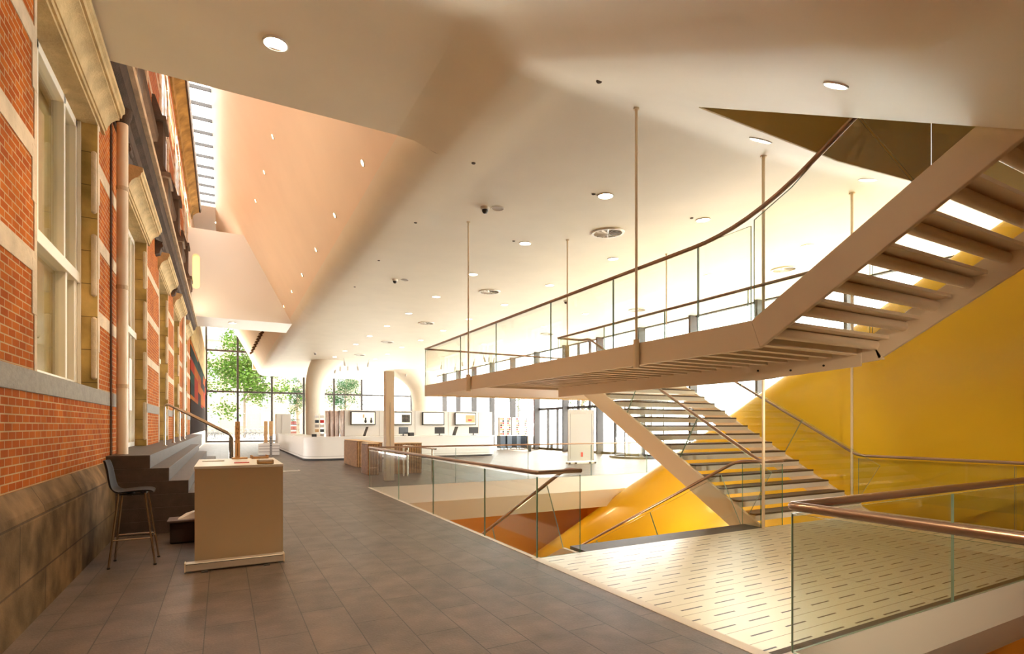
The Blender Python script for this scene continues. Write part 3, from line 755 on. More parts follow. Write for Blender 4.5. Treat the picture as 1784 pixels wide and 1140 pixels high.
# --- hanging rods and slim columns
def rod(name, x, y, z0, z1, r, label, sleeve=None, group=None, cat='rod'):
    t = thing(name, label, cat, (x, y, z0), group=group)
    obj('shaft', MB().tube([(0, 0, 0), (0, 0, z1 - z0)], r, 12), 'rod', t, smooth=50)
    obj('ceiling_plate', MB().lathe([(r * 2.2, -.02), (r * 2.2, 0.0)], (0, 0, z1 - z0), 16), 'rod', t, smooth=40)
    if sleeve:
        a, b, rs = sleeve; obj('sleeve', MB().tube([(0, 0, a - z0), (0, 0, b - z0)], rs, 16), 'rod', t, smooth=50)
    return t
rod('hanger_rod', 4.61, 5.27, 2.3, zq(4.61, 5.27), .017, 'nearest hanger rod, running from the ceiling to the long side of the footbridge', (2.28, 2.64, .04))
rod('hanger_rod', 4.61, 10.56, 2.3, zq(4.61, 10.56), .017, 'hanger rod holding the far left end of the footbridge', (2.28, 2.64, .05))
rod('hanger_rod', 7.10, 10.5, 2.3, zq(7.1, 10.5), .017, 'hanger rod at the turn of the inner handrail, in a thick sleeve', (2.3, 3.42, .05))
rod('hanger_rod', 10.2, 10.5, 2.3, zq(10.2, 10.5), .015, 'thin hanger rod at the far right side of the landing')
rod('slim_column', 7.16, 5.36, 0, zq(7.16, 5.36), .022, 'slim round column from ceiling to deck at the corner glass post', cat='column')
rod('slim_column', 10.25, 5.82, 0, zq(10.25, 5.82), .022, 'slim round column in front of the yellow tube', cat='column')
# ================================================================== LEFT SIDE: STEPS, DESK, STOOL
st = thing('stone_steps', 'broad dark stone steps climbing to the brick facade', 'steps', (-.5, 9.2, 0))
sx = [-.91, -.68, -.44, -.20, .04, .28]
ends = [31, 20.5, 19.5, 20, 21, 21]
for k, x in enumerate(sx):
    z1 = 1.13 - .188 * k; z0 = 1.13 - .188 * (k + 1)
    xw = -1.46 if k == 0 else -1.38
    obj('step', MB().box(xw if k == 0 else -1.6, x, 9.2, ends[k], max(z0, 0) if k else z0, z1), 'step', st, world=True, bevel=.006)
obj('platform', MB().box(-1.75, -.92, 10.9, 31, .6, 1.129), 'step', st, world=True)
for i, (y, lab) in enumerate([(13.4, 'nearest steel handrail over the stone steps'), (15.7, 'second steel handrail on the stone steps, just behind the nearest'), (17.8, 'third steel handrail on the stone steps'), (20.0, 'farthest steel handrail on the stone steps')]):
    h = thing('step_handrail', lab, 'handrail', (-1.07, y, 0), group='handrails over the stone steps')
    obj('rail', MB().tube(fil([(0, 0, 1.129), (0, 0, 2.03), (1.27, 0, 1.31), (1.27, 0, .19)], .1, 6), .021, 12), 'chrome', h, smooth=50)
    obj('post', MB().tube([(.05, 0, 1.13), (.05, 0, 1.98)], .001, 6), 'chrome', h) if False else None
    obj('base_plate', MB().lathe([(.045, 0), (.045, .012)], (0, 0, 1.13), 16), 'chrome', h)
# reception desk
dk_ = thing('reception_desk', 'plain box desk near the stone steps, its body painted in shaded tan', 'desk', (.175, 7.5, 0))
obj('body', MB().box(-.27, .62, 6.8, 8.22, .04, 1.075), mat('desk_shade_tan', (.54, .42, .27), .45), dk_, world=True, bevel=.004)  # shade put into the body colour; the lit top stays white
obj('top', MB().box(-.275, .625, 6.795, 8.225, 1.075, 1.105), 'white', dk_, world=True, bevel=.004)
for x, y in ((-.2, 6.9), (.55, 6.9), (-.2, 8.1), (.55, 8.1)): obj('foot', MB().lathe([(.022, 0), (.022, .04)], (x, y, 0), 12), 'chrome', dk_, world=True)
# the long low case in front of the desk
rb = thing('banner_case', 'long low aluminium roll-up banner case lying in front of the desk', 'banner case', (.13, 6.64, 0), rz=R(1))
obj('body', MB().box(-.48, .48, -.05, .05, .015, .105), mat('aluminium_case', (.62, .56, .5), .35, metal=.3), rb, bevel=.012)
for x in (-.485, .475): obj('end_cap', MB().box(x, x + .012, -.052, .052, .012, .108), 'steel_white', rb)
obj('stripe', MB().box(-.47, .47, -.052, -.0495, .088, .094), 'black', rb)
for x in (-.3, .3): obj('foot', MB().box(x - .03, x + .03, -.1, .1, 0, .014), 'darkgrey', rb)
# things on the desk
inf = thing('info_post', 'wooden totem lettered INFO standing on the desk', 'sign', (P(413, 798, Z=1.105).x, 8.12, 1.105))
obj('base', MB().box(-.07, .12, -.06, .06, 0, .02), 'wood_light', inf, bevel=.003)
obj('board', MB().box(-.03, .03, -.02, .02, .02, .50), 'wood_light', inf, bevel=.002)
for i, ch in enumerate('INFO'):
    text('letter', ch, (0, -.022, .46 - .06 * i), .05, 'wood_dark', inf)
obj('slot', MB().box(-.004, .004, -.0215, -.0195, .04, .21), 'wood_dark', inf)
def tray(px, py, wd, dp, lab, papers, rz=0):
    p = P(px, py, Z=1.105); t = thing('brochure_tray', lab, 'tray', (p.x, p.y, 1.105), rz)
    m = MB().box(-wd / 2, wd / 2, -dp / 2, dp / 2, 0, .008).box(-wd / 2, wd / 2, -dp / 2, -dp / 2 + .008, 0, .03).box(-wd / 2, -wd / 2 + .008, -dp / 2, dp / 2, 0, .045).box(wd / 2 - .008, wd / 2, -dp / 2, dp / 2, 0, .045)
    obj('tray', m, 'wood_light', t)
    if papers:
        s = tag(obj('brochure_stack', MB().box(-wd / 2 + .015, wd / 2 - .015, -dp / 2 + .012, dp / 2 - .012, 0, .04), 'paper'), 'white brochures stacked in the wooden tray at the front right of the desk', 'brochures')
        s.location = (p.x, p.y, 1.115); s.rotation_euler = (0, 0, rz)
tray(462, 808, .17, .2, 'front wooden brochure tray at the right corner of the desk', True)
tray(452, 799, .20, .16, 'rear wooden brochure tray beside the lettered totem', False, R(8))
p = P(421, 807, Z=1.105)
tag(obj('red_brochure', MB().box(-.08, .08, -.03, .03, 0, .008), 'red'), 'thin red brochure lying flat on the desk', 'brochure').location = (p.x, p.y, 1.106)
p = P(372, 804, Z=1.105)
tag(obj('map_pad', MB().box(-.12, .12, -.08, .08, 0, .01), 'paper'), 'pale pad of floor plans on the left of the desk top', 'pad').location = (p.x, p.y, 1.106)
# bar stool
so = thing('bar_stool', 'dark shell bar stool on slender metal legs beside the desk', 'bar stool', (-.885, 7.38, 0))
shl = MB(); rows = []
prof = [(.20, -.022), (.19, -.004), (.12, .01), (0, .005), (-.10, -.012), (-.165, -.005), (-.205, .045), (-.222, .13), (-.235, .24), (-.262, .345), (-.272, .355)]
for i, (x, z) in enumerate(prof):
    hw = [.14, .17, .195, .205, .205, .20, .195, .19, .175, .15, .13][i]
    r = []
    for j in range(-6, 7):
        t = j / 6; cup = .022 * t * t if i < 6 else 0; fw = .035 * t * t if i >= 5 else 0
        r.append((x + fw, hw * t, .815 + z + cup))
    rows.append(r)
shl.grid(rows); so_s = obj('seat_shell', shl, mat('dark_brown_shell', (.022, .014, .011), .6, spec=.2), so, smooth=60)
sm = so_s.modifiers.new('t', 'SOLIDIFY'); sm.thickness = .012; sb_ = so_s.modifiers.new('s', 'SUBSURF'); sb_.levels = 1; sb_.render_levels = 2
LG = [((-.13, -.14), (-.198, -.235)), ((.12, -.14), (.262, -.155)), ((-.13, .13), (-.285, .135)), ((.12, .13), (.168, .255))]
LG = [((-.12, -.13), (-.20, -.20)), ((.12, -.13), (.22, -.20)), ((-.12, .13), (-.20, .20)), ((.12, .13), (.22, .20))]
for (a, b) in LG:
    l = obj('leg', MB().tube([(a[0], a[1], .80), (b[0], b[1], .012)], .0105, 10), 'chrome', so, smooth=50)
    obj('foot_cap', MB().lathe([(.016, 0), (.016, .016)], (b[0], b[1], 0), 10), 'black', l)
def lg(i, z):
    (a, b) = LG[i]; t = (.80 - z) / .788; return (a[0] + (b[0] - a[0]) * t, a[1] + (b[1] - a[1]) * t, z)
obj('footrest', MB().tube([lg(0, .30), lg(1, .30), lg(3, .30), lg(2, .30)], .008, 8), 'chrome', so, smooth=50)
obj('under_frame', MB().tube([(-.12, -.13, .79), (.12, -.13, .79), (.12, .13, .79), (-.12, .13, .79), (-.12, -.13, .79)], .009, 8).box(-.05, .0, -.13, .13, .775, .80).box(.07, .12, -.13, .13, .775, .80), 'black', so)
# crate
cr = thing('storage_crate', 'dark plastic crate with paper sticking out, behind the desk', 'crate', (-.44, 8.45, 0))
obj('box', MB().prism([(-.17, -.15, 0), (.17, -.15, 0), (.17, .15, 0), (-.17, .15, 0)], (0, 0, .30)), mat('dark_crate', (.045, .03, .027), .5), cr, bevel=.02)
obj('rim', MB().box(-.2, .2, -.18, .18, .28, .31), mat('crate_rim', (.16, .11, .10), .5), cr, bevel=.008)
obj('paper', MB().prism([(-.1, -.1, .30), (.15, -.1, .30), (.18, -.05, .42), (.0, -.02, .36)], (0, .15, 0)), 'paper', cr)
# drainpipe and its bracket
dp = thing('drainpipe', 'thick cream drainpipe on the brick wall beside the first window', 'drainpipe', (-1.30, 9.7, 1.13))
obj('pipe', MB().tube([(0, 0, 0), (0, 0, 4.95)], .072, 20), mat('cream_pipe_paint', (.80, .66, .50), .35), dp, smooth=50)
for z in (1.0, 2.45, 3.9): obj('collar', MB().lathe([(.078, -.03), (.08, 0), (.078, .03)], (0, 0, z), 20), 'stone', dp, smooth=50)
obj('hopper', MB().lathe([(.075, 4.85), (.12, 4.98), (.125, 5.06), (.08, 5.07)], (0, 0, 0), 20), 'brownstone', dp, smooth=40)
cb_ = tag(obj('cable_conduit', MB().tube([(-1.40, 9.45, 1.1), (-1.40, 9.45, 5.9)], .012, 8), 'brownstone', smooth=50), 'thin dark conduit running up the brick just left of the drainpipe', 'conduit')
dp2 = thing('drainpipe', 'slim white drainpipe far down the brick facade', 'drainpipe', (-1.33, 24.6, 1.13))
obj('pipe', MB().tube([(0, 0, 0), (0, 0, 4.9)], .06, 14), 'frame_white', dp2, smooth=50)
# small wall sign by the first door
ws = thing('wall_sign', 'blank white sign board hung just behind the drainpipe', 'sign', (-1.35, 10.75, 1.7))
obj('board', MB().box(-.06, .02, -.14, .14, .1, .95), 'paper', ws, bevel=.004)
# brackets carved on the cornice between bays
for i, (y, lab) in enumerate([(10.3, 'scrolled brown stone bracket under the cornice, nearest one'), (15.4, 'scrolled brown stone bracket under the cornice, second along'), (20.0, 'scrolled brown stone bracket under the cornice, third along')]):
    t = thing('stone_bracket', lab, 'bracket', (WX, y, 5.62), group='carved brackets under the cornice'); t.scale = (.62, .8, .75)
    obj('block', MB().prism([(0, -.16, 0), (.16, -.13, .06), (.26, -.13, .42), (0, -.16, .48)], (0, .3, 0)), 'brownstone', t, bevel=.015)
    obj('scroll', MB().tube([(.2, -.15, .3), (.2, .17, .3)], .07, 14), 'brownstone', t, smooth=50)
hs = tag(obj('horseshoe_ornament', MB().tube(fil([(WX + .03, 10.5, 6.72 - .9), (WX + .03, 10.5, 6.0), (WX + .03, 10.75, 6.0), (WX + .03, 10.75, 5.82)], .12, 6), .012, 8), 'chrome', smooth=50), 'small U-shaped metal fitting on the brick above the first door hood', 'fitting')
# lamp post sign behind the desk
sp_ = thing('sign_post', 'short grey post with small black symbols behind the desk', 'sign', (*P(472, 812, Z=.25).xy, 0))
obj('post', MB().box(-.035, .035, -.02, .02, 0, 1.22), mat('grey_post', (.35, .35, .36), .5), sp_, bevel=.004)
for i in range(4): obj('symbol', MB().lathe([(.014, -.021), (.014, -.018)], (0, 0, 0), 10).box(-.012, .012, -.0225, -.02, 1.12 - i * .075, 1.145 - i * .075), 'black', sp_)
pl_ = P(515, 821, Z=0)
t = thing('floor_plate', 'flat white plate lying on the dark floor behind the desk', 'plate', (pl_.x - .2, pl_.y, 0))
obj('plate', MB().box(-.5, .3, -.12, .12, 0, .012), 'ring', t, bevel=.003)
obj('end', MB().box(.28, .34, -.2, .1, 0, .03), 'paper', t, bevel=.003)
# ================================================================== MIDDLE: COUNTER AND SCREENS
ct = thing('ticket_counter', 'long white counter with rounded corners, curving in an L', 'counter', (7.5, 25.3, 0))
def lshape(off, z0, z1, r=.85):
    x0, x1, y0, y1, wd = 3.15 + off, 12.45 - off, 24.9 + off, 38 - off, 1.0 - 2 * off
    out = []
    def arc(cx, cy, r, a0, a1, n=8):
        for i in range(n + 1):
            a = R(a0 + (a1 - a0) * i / n); out.append((cx + r * math.cos(a), cy + r * math.sin(a), z0))
    arc(x0 + r, y0 + r, r, 180, 270); arc(x1 - .45, y0 + .45, .45, 270, 360); arc(x1 - .45, y0 + wd - .45, .45, 0, 90)
    arc(x0 + wd + .3, y0 + wd + .3, .3, 270, 180)
    out.append((x0 + wd, y1, z0)); out.append((x0, y1, z0))
    m = MB(); m.prism(out, (0, 0, z1 - z0)); return m
obj('plinth', lshape(.06, 0, .09), 'mullion', ct, world=True)
obj('body', lshape(0, .09, 1.0), 'white', ct, world=True, smooth=30)
obj('top', lshape(-.02, 1.0, 1.05), 'white', ct, world=True, smooth=30)
obj('groove', lshape(-.004, .18, .20), 'unlit', ct, world=True)
wlb = thing('screen_wall', 'low white partition wall behind the ticket counter', 'partition', (9.5, 29, 0))
obj('panel', MB().box(5.5, 14.3, 29.2, 29.5, 0, 2.38), 'panel_pale', wlb, world=True)
for x in (7.5, 9.5, 11.5, 13.4): obj('joint', MB().box(x - .008, x + .008, 29.19, 29.2, 0, 2.38), 'unlit', wlb, world=True)
bx = thing('back_counter', 'white storage cabinet running under the wall screens', 'cabinet', (9.5, 28.8, 0))
obj('body', MB().box(5.5, 13.8, 28.8, 29.18, 0, 1.0), 'panel_pale', bx, world=True)
M['screen'] = mat('lit_screen', (.8, .75, .55), .4, emit=(1, .93, .66), es=.28)
scr_lab = ['wall screen with two small dark figures on pale yellow, far left', 'wall screen half hidden behind the square post, dark photo at right', 'nearly blank pale yellow wall screen, third along', 'wall screen with a small red car picture, far right']
for i, (pa, pb) in enumerate([(611, 654), (676, 717), (736, 774), (792.5, 829)]):
    xa, xb = P(pa, 730, Y=29.1).x, P(pb, 730, Y=29.1).x; zc_ = 1.95; hh = .365
    t = thing('wall_screen', scr_lab[i], 'screen', ((xa + xb) / 2, 29.1, zc_), group='screens above the ticket counter'); hw = (xb - xa) / 2
    obj('housing', MB().box(-hw, hw, -.03, .05, -hh, hh), 'black', t, bevel=.006)
    obj('display', MB().box(-hw + .05, hw - .05, -.034, -.03, -hh + .05, hh - .05), 'screen', t)
    if i == 0:
        for x, m_ in ((.12, 'black'), (.42, 'darkgrey')):
            obj('figure', MB().lathe([(.03, -.26), (.07, -.2), (.05, -.08), (.02, -.05), (.045, -.02), (.03, .03)], (x, -.036, 0), 10), m_, t).scale = (1, 1, 1)
        obj('picture', MB().box(-.02, .05, -.037, -.034, .02, .2), 'wood_light', t)
    if i == 1: obj('picture', MB().box(.1, hw - .1, -.037, -.034, -.22, .2), mat('dark_photo', (.08, .06, .04), .5, noise=.8, nscale=9), t)
    if i == 2: obj('picture', MB().box(-.05, 0, -.037, -.034, -.2, -.14), 'unlit', t)
    if i == 3:
        obj('picture', MB().box(0, hw - .08, -.037, -.034, -.22, .22), 'wood_light', t)
        obj('car', MB().box(.15, .38, -.04, -.037, -.12, -.03), 'red', t)
# computers and chairs behind the counter
def monitor(name, x, y, lab, rz=0):
    t = thing(name, lab, 'monitor', (x, y, 1.05), rz, 'monitors on the ticket counter')
    obj('display', MB().box(-.26, .26, -.02, .02, .1, .43), 'black', t, bevel=.01)
    obj('stand', MB().box(-.03, .03, 0, .04, 0, .15).box(-.12, .12, -.08, .1, 0, .015), 'darkgrey', t); return t
monitor('monitor', P(766, 750, Y=25.6).x, 25.6, 'black monitor on the counter below the third wall screen')
monitor('monitor', P(825, 750, Y=25.6).x, 25.6, 'black monitor near the right end of the counter')
monitor('monitor', P(703, 750, Y=25.6).x, 25.6, 'black monitor on the counter just right of the square post', R(15))
prn = thing('receipt_printer', 'small black printer on the counter beside the post-side monitor', 'printer', (P(716, 750, Y=25.5).x, 25.5, 1.05))
obj('case', MB().box(-.13, .13, -.12, .12, 0, .17), 'black', prn, bevel=.02); obj('slot', MB().box(-.09, .09, -.125, -.118, .1, .115), 'darkgrey', prn)
def deskchair(x, y, lab, rz):
    t = thing('counter_chair', lab, 'chair', (x, y, 0), rz, 'chairs behind the ticket counter')
    obj('seat', MB().box(-.24, .24, -.22, .22, .98, 1.03), 'black', t, bevel=.02)
    obj('backrest', MB().prism([(.20, -.2, 1.03), (.24, -.2, 1.03), (.40, -.2, 1.5), (.36, -.2, 1.5)], (0, .4, 0)), 'black', t, bevel=.01)
    obj('column', MB().tube([(0, 0, .08), (0, 0, .98)], .03, 10), 'chrome', t)
    obj('base', MB().lathe([(.3, 0), (.28, .04), (.05, .09)], (0, 0, 0), 10), 'darkgrey', t)
deskchair(P(630, 760, Y=27).x - .1, 27, 'black chair behind the counter under the first wall screen', 0)
deskchair(P(787, 760, Y=27).x - .1, 27, 'black chair behind the counter between the two right-hand monitors', 0)
# ripple panels and brochure racks left of the screens
for i, (px, lab) in enumerate([(571, 'reddish ripple panel, leftmost of the four'), (579, 'reddish ripple panel, second from left'), (587, 'reddish ripple panel, third from left'), (596, 'reddish ripple panel, rightmost beside the screens')]):
    x = P(px, 740, Y=28.6).x; t = thing('ripple_panel', lab, 'panel', (x, 28.6, 0), R(20), 'tall ripple panels left of the wall screens')
    rows = [[(-.11 + .22 * j / 8, .02 * math.sin(j * 1.6 + z * 3), z) for j in range(9)] for z in (0, .6, 1.2, 1.8, 2.3)]
    a = obj('sheet', MB().grid(rows), 'ripple', t, smooth=60); s_ = a.modifiers.new('t', 'SOLIDIFY'); s_.thickness = .03
    obj('edge', MB().box(.11, .13, -.03, .03, 0, 2.34), 'wood_dark', t)
for i, (px, lab) in enumerate([(552, 'white wire rack of postcards beside the white column'), (561, 'white wire rack of postcards next to the ripple panels')]):
    x = P(px, 740, Y=30.6).x; t = thing('postcard_rack', lab, 'rack', (x, 30.6, 0), 0, 'wire racks of postcards')
    obj('frame', MB().box(-.12, -.1, -.02, .02, 0, 2.2).box(.1, .12, -.02, .02, 0, 2.2).box(-.12, .12, -.02, .02, 2.18, 2.2).box(-.12, .12, -.15, .15, 0, .03), 'frame_white', t)
    for k in range(6): obj('card_row', MB().box(-.1, .1, -.03, -.01, .7 + k * .25, .86 + k * .25), ['red', 'paper', 'wood_light', 'unlit', 'slate', 'paper'][(k + i * 2) % 6], t)
# kiosk, shelf, slabs at the far left
kx = P(493, 740, Y=39).x
t = thing('white_kiosk', 'tall pale grey cabinet standing by the tree window', 'cabinet', (kx, 39, 0)); obj('body', MB().box(-.45, .45, -.4, .4, .05, 2.32), 'panel_pale', t, bevel=.01); obj('door', MB().box(-.1, .43, -.42, -.4, .1, 2.28), 'panel_pale', t); obj('plinth', MB().box(-.42, .42, -.38, .38, 0, .05), 'mullion', t)
sx_ = P(513, 745, Y=40).x
sh_ = thing('book_shelf', 'narrow shelf of red and white books beside the white column', 'shelf', (sx_, 40, 0))
for z in (.5, .9, 1.25, 1.6, 1.95): obj('shelf', MB().box(-.3, .3, -.12, .12, z, z + .03), 'darkgrey', sh_)
for x in (-.3, .29): obj('side', MB().box(x, x + .02, -.12, .12, 0, 2.0), 'frame_white', sh_)
bk = tag(obj('book', MB().box(-.02, .02, -.08, .08, 0, .22), 'red'), 'thin red or white book standing on the narrow shelf', 'book', 'books on the narrow shelf'); bk.location = (sx_ - .2, 39.98, .93)
for z in (.93, 1.28, 1.63):
    for j in range(5):
        if z == .93 and j == 0: continue
        c2 = bk.copy(); col.objects.link(c2); c2.location = (sx_ - .2 + j * .07, 39.98, z)
for px, lab in ((463, 'light wooden slab standing at the end window, left one'), (472, 'light wooden slab standing at the end window, right one')):
    q = P(px, 750, Y=33); t = thing('wooden_slab', lab, 'panel', (q.x, 33, 0)); obj('board', MB().box(-.09, .09, -.05, .05, .62, 1.8), 'wood_light', t, bevel=.005); obj('foot', MB().box(-.12, .12, -.1, .1, 0, .62), 'panel_pale', t)
t = thing('white_cabinet', 'low white slatted cabinet in front of the wooden slabs', 'cabinet', (P(470, 770, Y=31.5).x, 31.5, 0)); 
obj('body', MB().box(-.55, .45, -.3, .3, 0, .6), 'white', t, bevel=.01)
for z in (.15, .3, .45): obj('slat', MB().box(-.56, .46, -.32, -.3, z, z + .05), 'unlit', t)
for px, lab in ((482.5, 'slim steel barrier post at the counter end, left one'), (487, 'slim steel barrier post at the counter end, right one')):
    q = P(px, 782, Z=0); t = thing('barrier_post', lab, 'post', (q.x, q.y, 0)); obj('post', MB().tube([(0, 0, 0), (0, 0, .95)], .035, 10), 'chrome', t, smooth=50); obj('base', MB().lathe([(.08, 0), (.08, .05)], (0, 0, 0), 14), 'black', t)
# papers on the counter
for px, lab, m_ in ((505, 'white papers spread on the left wing of the counter', 'paper'), (545, 'small black till display on the counter corner', 'black')):
    q = P(px, 760, Z=1.05) if False else Vector((P(px, 757, Y=30 if px < 520 else 26).x, 30 if px < 520 else 25.6, 1.05))
    o_ = tag(obj('paper_sheets' if m_ == 'paper' else 'till_display', MB().box(-.35, .2, -.5, .5, 0, .015) if m_ == 'paper' else MB().box(-.1, .1, -.05, .05, 0, .12), m_), lab, 'papers' if m_ == 'paper' else 'display'); o_.location = (min(max(q.x, 3.6), 11), q.y, 1.052)
# square post
cp = thing('square_post', 'freestanding square white post behind the far handrail', 'post', (4.12, 15.0, 0))
obj('shaft', MB().box(-.12, .12, -.12, .12, 0, 3.08), 'steel_white', cp, bevel=.006)
obj('inset', MB().box(-.008, .008, -.125, -.12, .2, 2.2), 'unlit', cp)
obj('base_plate', MB().box(-.14, .14, -.14, .14, 0, .015), 'darkgrey', cp)
# ticket gates
def gate(x, y, wx, ly, lab, rz=0):
    t = thing('ticket_gate', lab, 'gate', (x, y, 0), rz, 'slatted wooden ticket gates')
    obj('body', MB().box(0, wx, 0, ly, 0, .97), 'wood_dark', t, bevel=.006)
    m = MB(); n = max(4, int(ly / .09))
    for k in range(n): m.box(-.03, 0, ly * k / n, ly * (k + .6) / n, .02, .95)
    obj('slatted_side', m, 'wood', t)
    m = MB(); n = max(3, int(wx / .08))
    for k in range(n): m.box(wx * k / n, wx * (k + .7) / n, -.025, 0, .02, .95)
    obj('slatted_front', m, 'wood', t)
    obj('top', MB().box(-.015, wx + .01, -.01, ly + .01, .97, .995), 'wood_light', t)
    return t
gate(4.38, 20.2, .45, 2.4, 'leftmost slatted wooden ticket gate')
gate(4.42, 18.0, .30, 1.6, 'second slatted wooden ticket gate, half behind the balustrade glass')
gate(4.0, 16.9, .32, .9, 'third slatted wooden ticket gate, nearest the square post')
gate(4.62, 16.9, 1.1, .5, 'wide slatted wooden ticket gate right of the square post')
gr_ = thing('guard_rail', 'low steel rail on two posts beside the ticket gates', 'rail', (5.07, 15.3, 0))
obj('rail', MB().tube([(0, -1.5, .92), (0, 1.3, .92)], .025, 10), 'chrome', gr_, smooth=50)
for y in (-1.2, 1.0): obj('post', MB().tube([(0, y, 0), (0, y, .92)], .022, 10), 'chrome', gr_, smooth=50)
gl_ = thing('gate_post', 'pair of slim white posts at the wide ticket gate', 'posts', (4.9, 16.2, 0))
for x, z in ((0, .95), (.12, .8)): obj('post', MB().tube([(x, 0, 0), (x, 0, z)], .025, 10), 'frame_white', gl_, smooth=50)
# flared white legs of the raised volume
def flare(name, cx, cy, r0, lab, sx=1.0):
    m = MB(); prof = []
    zt = zq(cx, cy) + .02
    rows = []
    for k in range(30):
        t = k / 29; z = zt * t; s = max(0, (t - .5) / .5) ** 3.4
        r_ = r0 * (1 + .12 * t + .9 * s); rows.append([(sx * s + r_ * math.cos(a), r_ * math.sin(a), z) for a in [2 * math.pi * j / 32 for j in range(33)]])
    m.grid(rows)
    o = tag(obj(name, m, 'plaster', smooth=60), lab, 'column'); o.location = (cx, cy, 0); return o
flare('flared_column', 6.0, 42, .62, 'white flared column between two trees in the end window', 1.0)
flare('flared_column', 16.3, 47, 1.15, 'white flared column in the far right corner behind the screens', -1.6)
# banner, rack, stands on the right
bn = thing('banner_stand', 'freestanding white text banner with small red emblem', 'banner', (12.9, 18.1, 0), R(-6))
obj('frame', MB().box(-.6, -.57, -.02, .02, .12, 2.2).box(.57, .6, -.02, .02, .12, 2.2).box(-.6, .6, -.02, .02, 2.17, 2.2).box(-.6, .6, -.02, .02, .12, .15), 'unlit', bn)
obj('sheet', MB().box(-.57, .57, -.012, .012, .15, 2.17), mat('banner_cloth', (.50, .48, .44), .7), bn)
obj('border', MB().box(-.5, -.49, -.014, -.012, .2, 2.05).box(.49, .5, -.014, -.012, .2, 2.05), 'mullion', bn)
obj('emblem', MB().box(-.01, .09, -.015, -.012, .28, .46), 'red', bn)
text('lettering', 'NATIONAL TO', (0, -.014, 2.06), .15, 'unlit', bn)
obj('base', MB().box(-.62, .62, -.15, .15, .0, .07), 'frame_white', bn, bevel=.01)
for x in (-.63, .55, -.35, .3): obj('caster', MB().tube([(x, -.17, .04), (x + .05, -.17, .04)], .04, 12), 'darkgrey', bn)
cabs = [(16.0, 31.6), (16.55, 31.45), (17.1, 31.3)]
ix = 0
rack_l = ['leftmost card display tower beside the glass facade', 'second card display tower from the left', 'third card display tower from the left', 'rightmost card display tower beside the glass facade']
for i, px in enumerate((873, 884, 899, 913)):
    q = P(px, 782, Z=0); q = P(px, 782, Y=31.5)
    t = thing('card_tower', rack_l[i], 'display rack', (q.x, 31.5, 0), R(8 * i), 'card towers by the glass facade')
    obj('cabinet', MB().box(-.19, .19, -.26, .26, .08, .88), 'slate', t, bevel=.01)
    obj('tower', MB().box(-.17, .17, -.17, .17, .92, 2.1), 'paper', t)
    obj('cabinet_top', MB().box(-.2, .2, -.28, .28, .88, .92), 'frame_white', t)
    for z in range(8):
        for s in range(2):
            obj('card', MB().box(-.14 + .15 * s, -.02 + .15 * s, -.19, -.17, .96 + z * .14, 1.07 + z * .14), ['wood', 'red', 'paper', 'black', 'wood_light'][(z * 2 + s + i) % 5], t)
    for x in (-.13, .13): obj('caster', MB().lathe([(.05, 0), (.05, .08)], (x, -.2, 0), 8), 'frame_white', t)
for px, lab in ((932, 'plain slate cabinet on casters at the right end of the card towers'), (922, 'pale blue box beside the card towers')):
    q = P(px, 780, Y=31.3); t = thing('rolling_cabinet', lab, 'cabinet', (q.x, 31.3, 0)); obj('body', MB().box(-.2, .2, -.2, .2, .08, .86), 'slate' if px == 932 else 'panel_pale', t, bevel=.01)
    for x in (-.12, .12): obj('caster', MB().lathe([(.04, 0), (.04, .08)], (x, -.1, 0), 8), 'frame_white', t)
for px, py, lab in ((923, 787, 'small black bin on the pale floor, left one'), (961, 785, 'small black bin on the pale floor, right one')):
    q = P(px, py, Z=0); t = thing('floor_bin', lab, 'bin', (q.x, q.y, 0)); obj('body', MB().box(-.07, .07, -.07, .07, .0, .36), 'black', t, bevel=.01); obj('lid', MB().box(-.075, .075, -.075, .075, .36, .38), 'darkgrey', t)
for px, lab in ((971, 'slim steel queue post near the doors, left one'), (977, 'slim steel queue post near the doors, middle one'), (981, 'slim steel queue post near the doors, right one')):
    q = P(px, 784, Z=0); t = thing('queue_post', lab, 'post', (q.x, q.y, 0)); obj('post', MB().tube([(0, 0, 0), (0, 0, .95)], .025, 8), 'chrome', t); obj('base', MB().lathe([(.07, 0), (.07, .02)], (0, 0, 0), 14), 'darkgrey', t)
# revolving door
rd = thing('revolving_door', 'glass revolving door drum behind the lower stair flight', 'door', (17.9, 20.3, 0))
for a0, a1 in ((-70, 70), (110, 250)):
    m = MB(); rows = [[(1.35 * math.cos(R(a0 + (a1 - a0) * k / 14)), 1.35 * math.sin(R(a0 + (a1 - a0) * k / 14)), z) for k in range(15)] for z in (.1, 2.5)]
    obj('curved_glass', m.grid(rows), 'wglass', rd, smooth=60)
obj('base_ring', MB().lathe([(1.2, 0), (1.42, 0), (1.42, .1), (1.2, .1)], (0, 0, 0), 32, cap=False), 'darkgrey', rd)
obj('canopy', MB().lathe([(1.42, 2.5), (1.42, 2.75), (.1, 2.75)], (0, 0, 0), 32), 'mullion', rd)
for a in (20, 110, 200, 290):
    c2, s2 = math.cos(R(a)), math.sin(R(a)); obj('door_leaf', MB().prism([(0, 0, .05), (1.3 * c2, 1.3 * s2, .05), (1.3 * c2, 1.3 * s2, 2.5), (0, 0, 2.5)], (-s2 * .02, c2 * .02, 0)), 'wglass', rd)
    obj('leaf_stile', MB().tube([(1.3 * c2, 1.3 * s2, .05), (1.3 * c2, 1.3 * s2, 2.5)], .03, 8), 'black', rd)
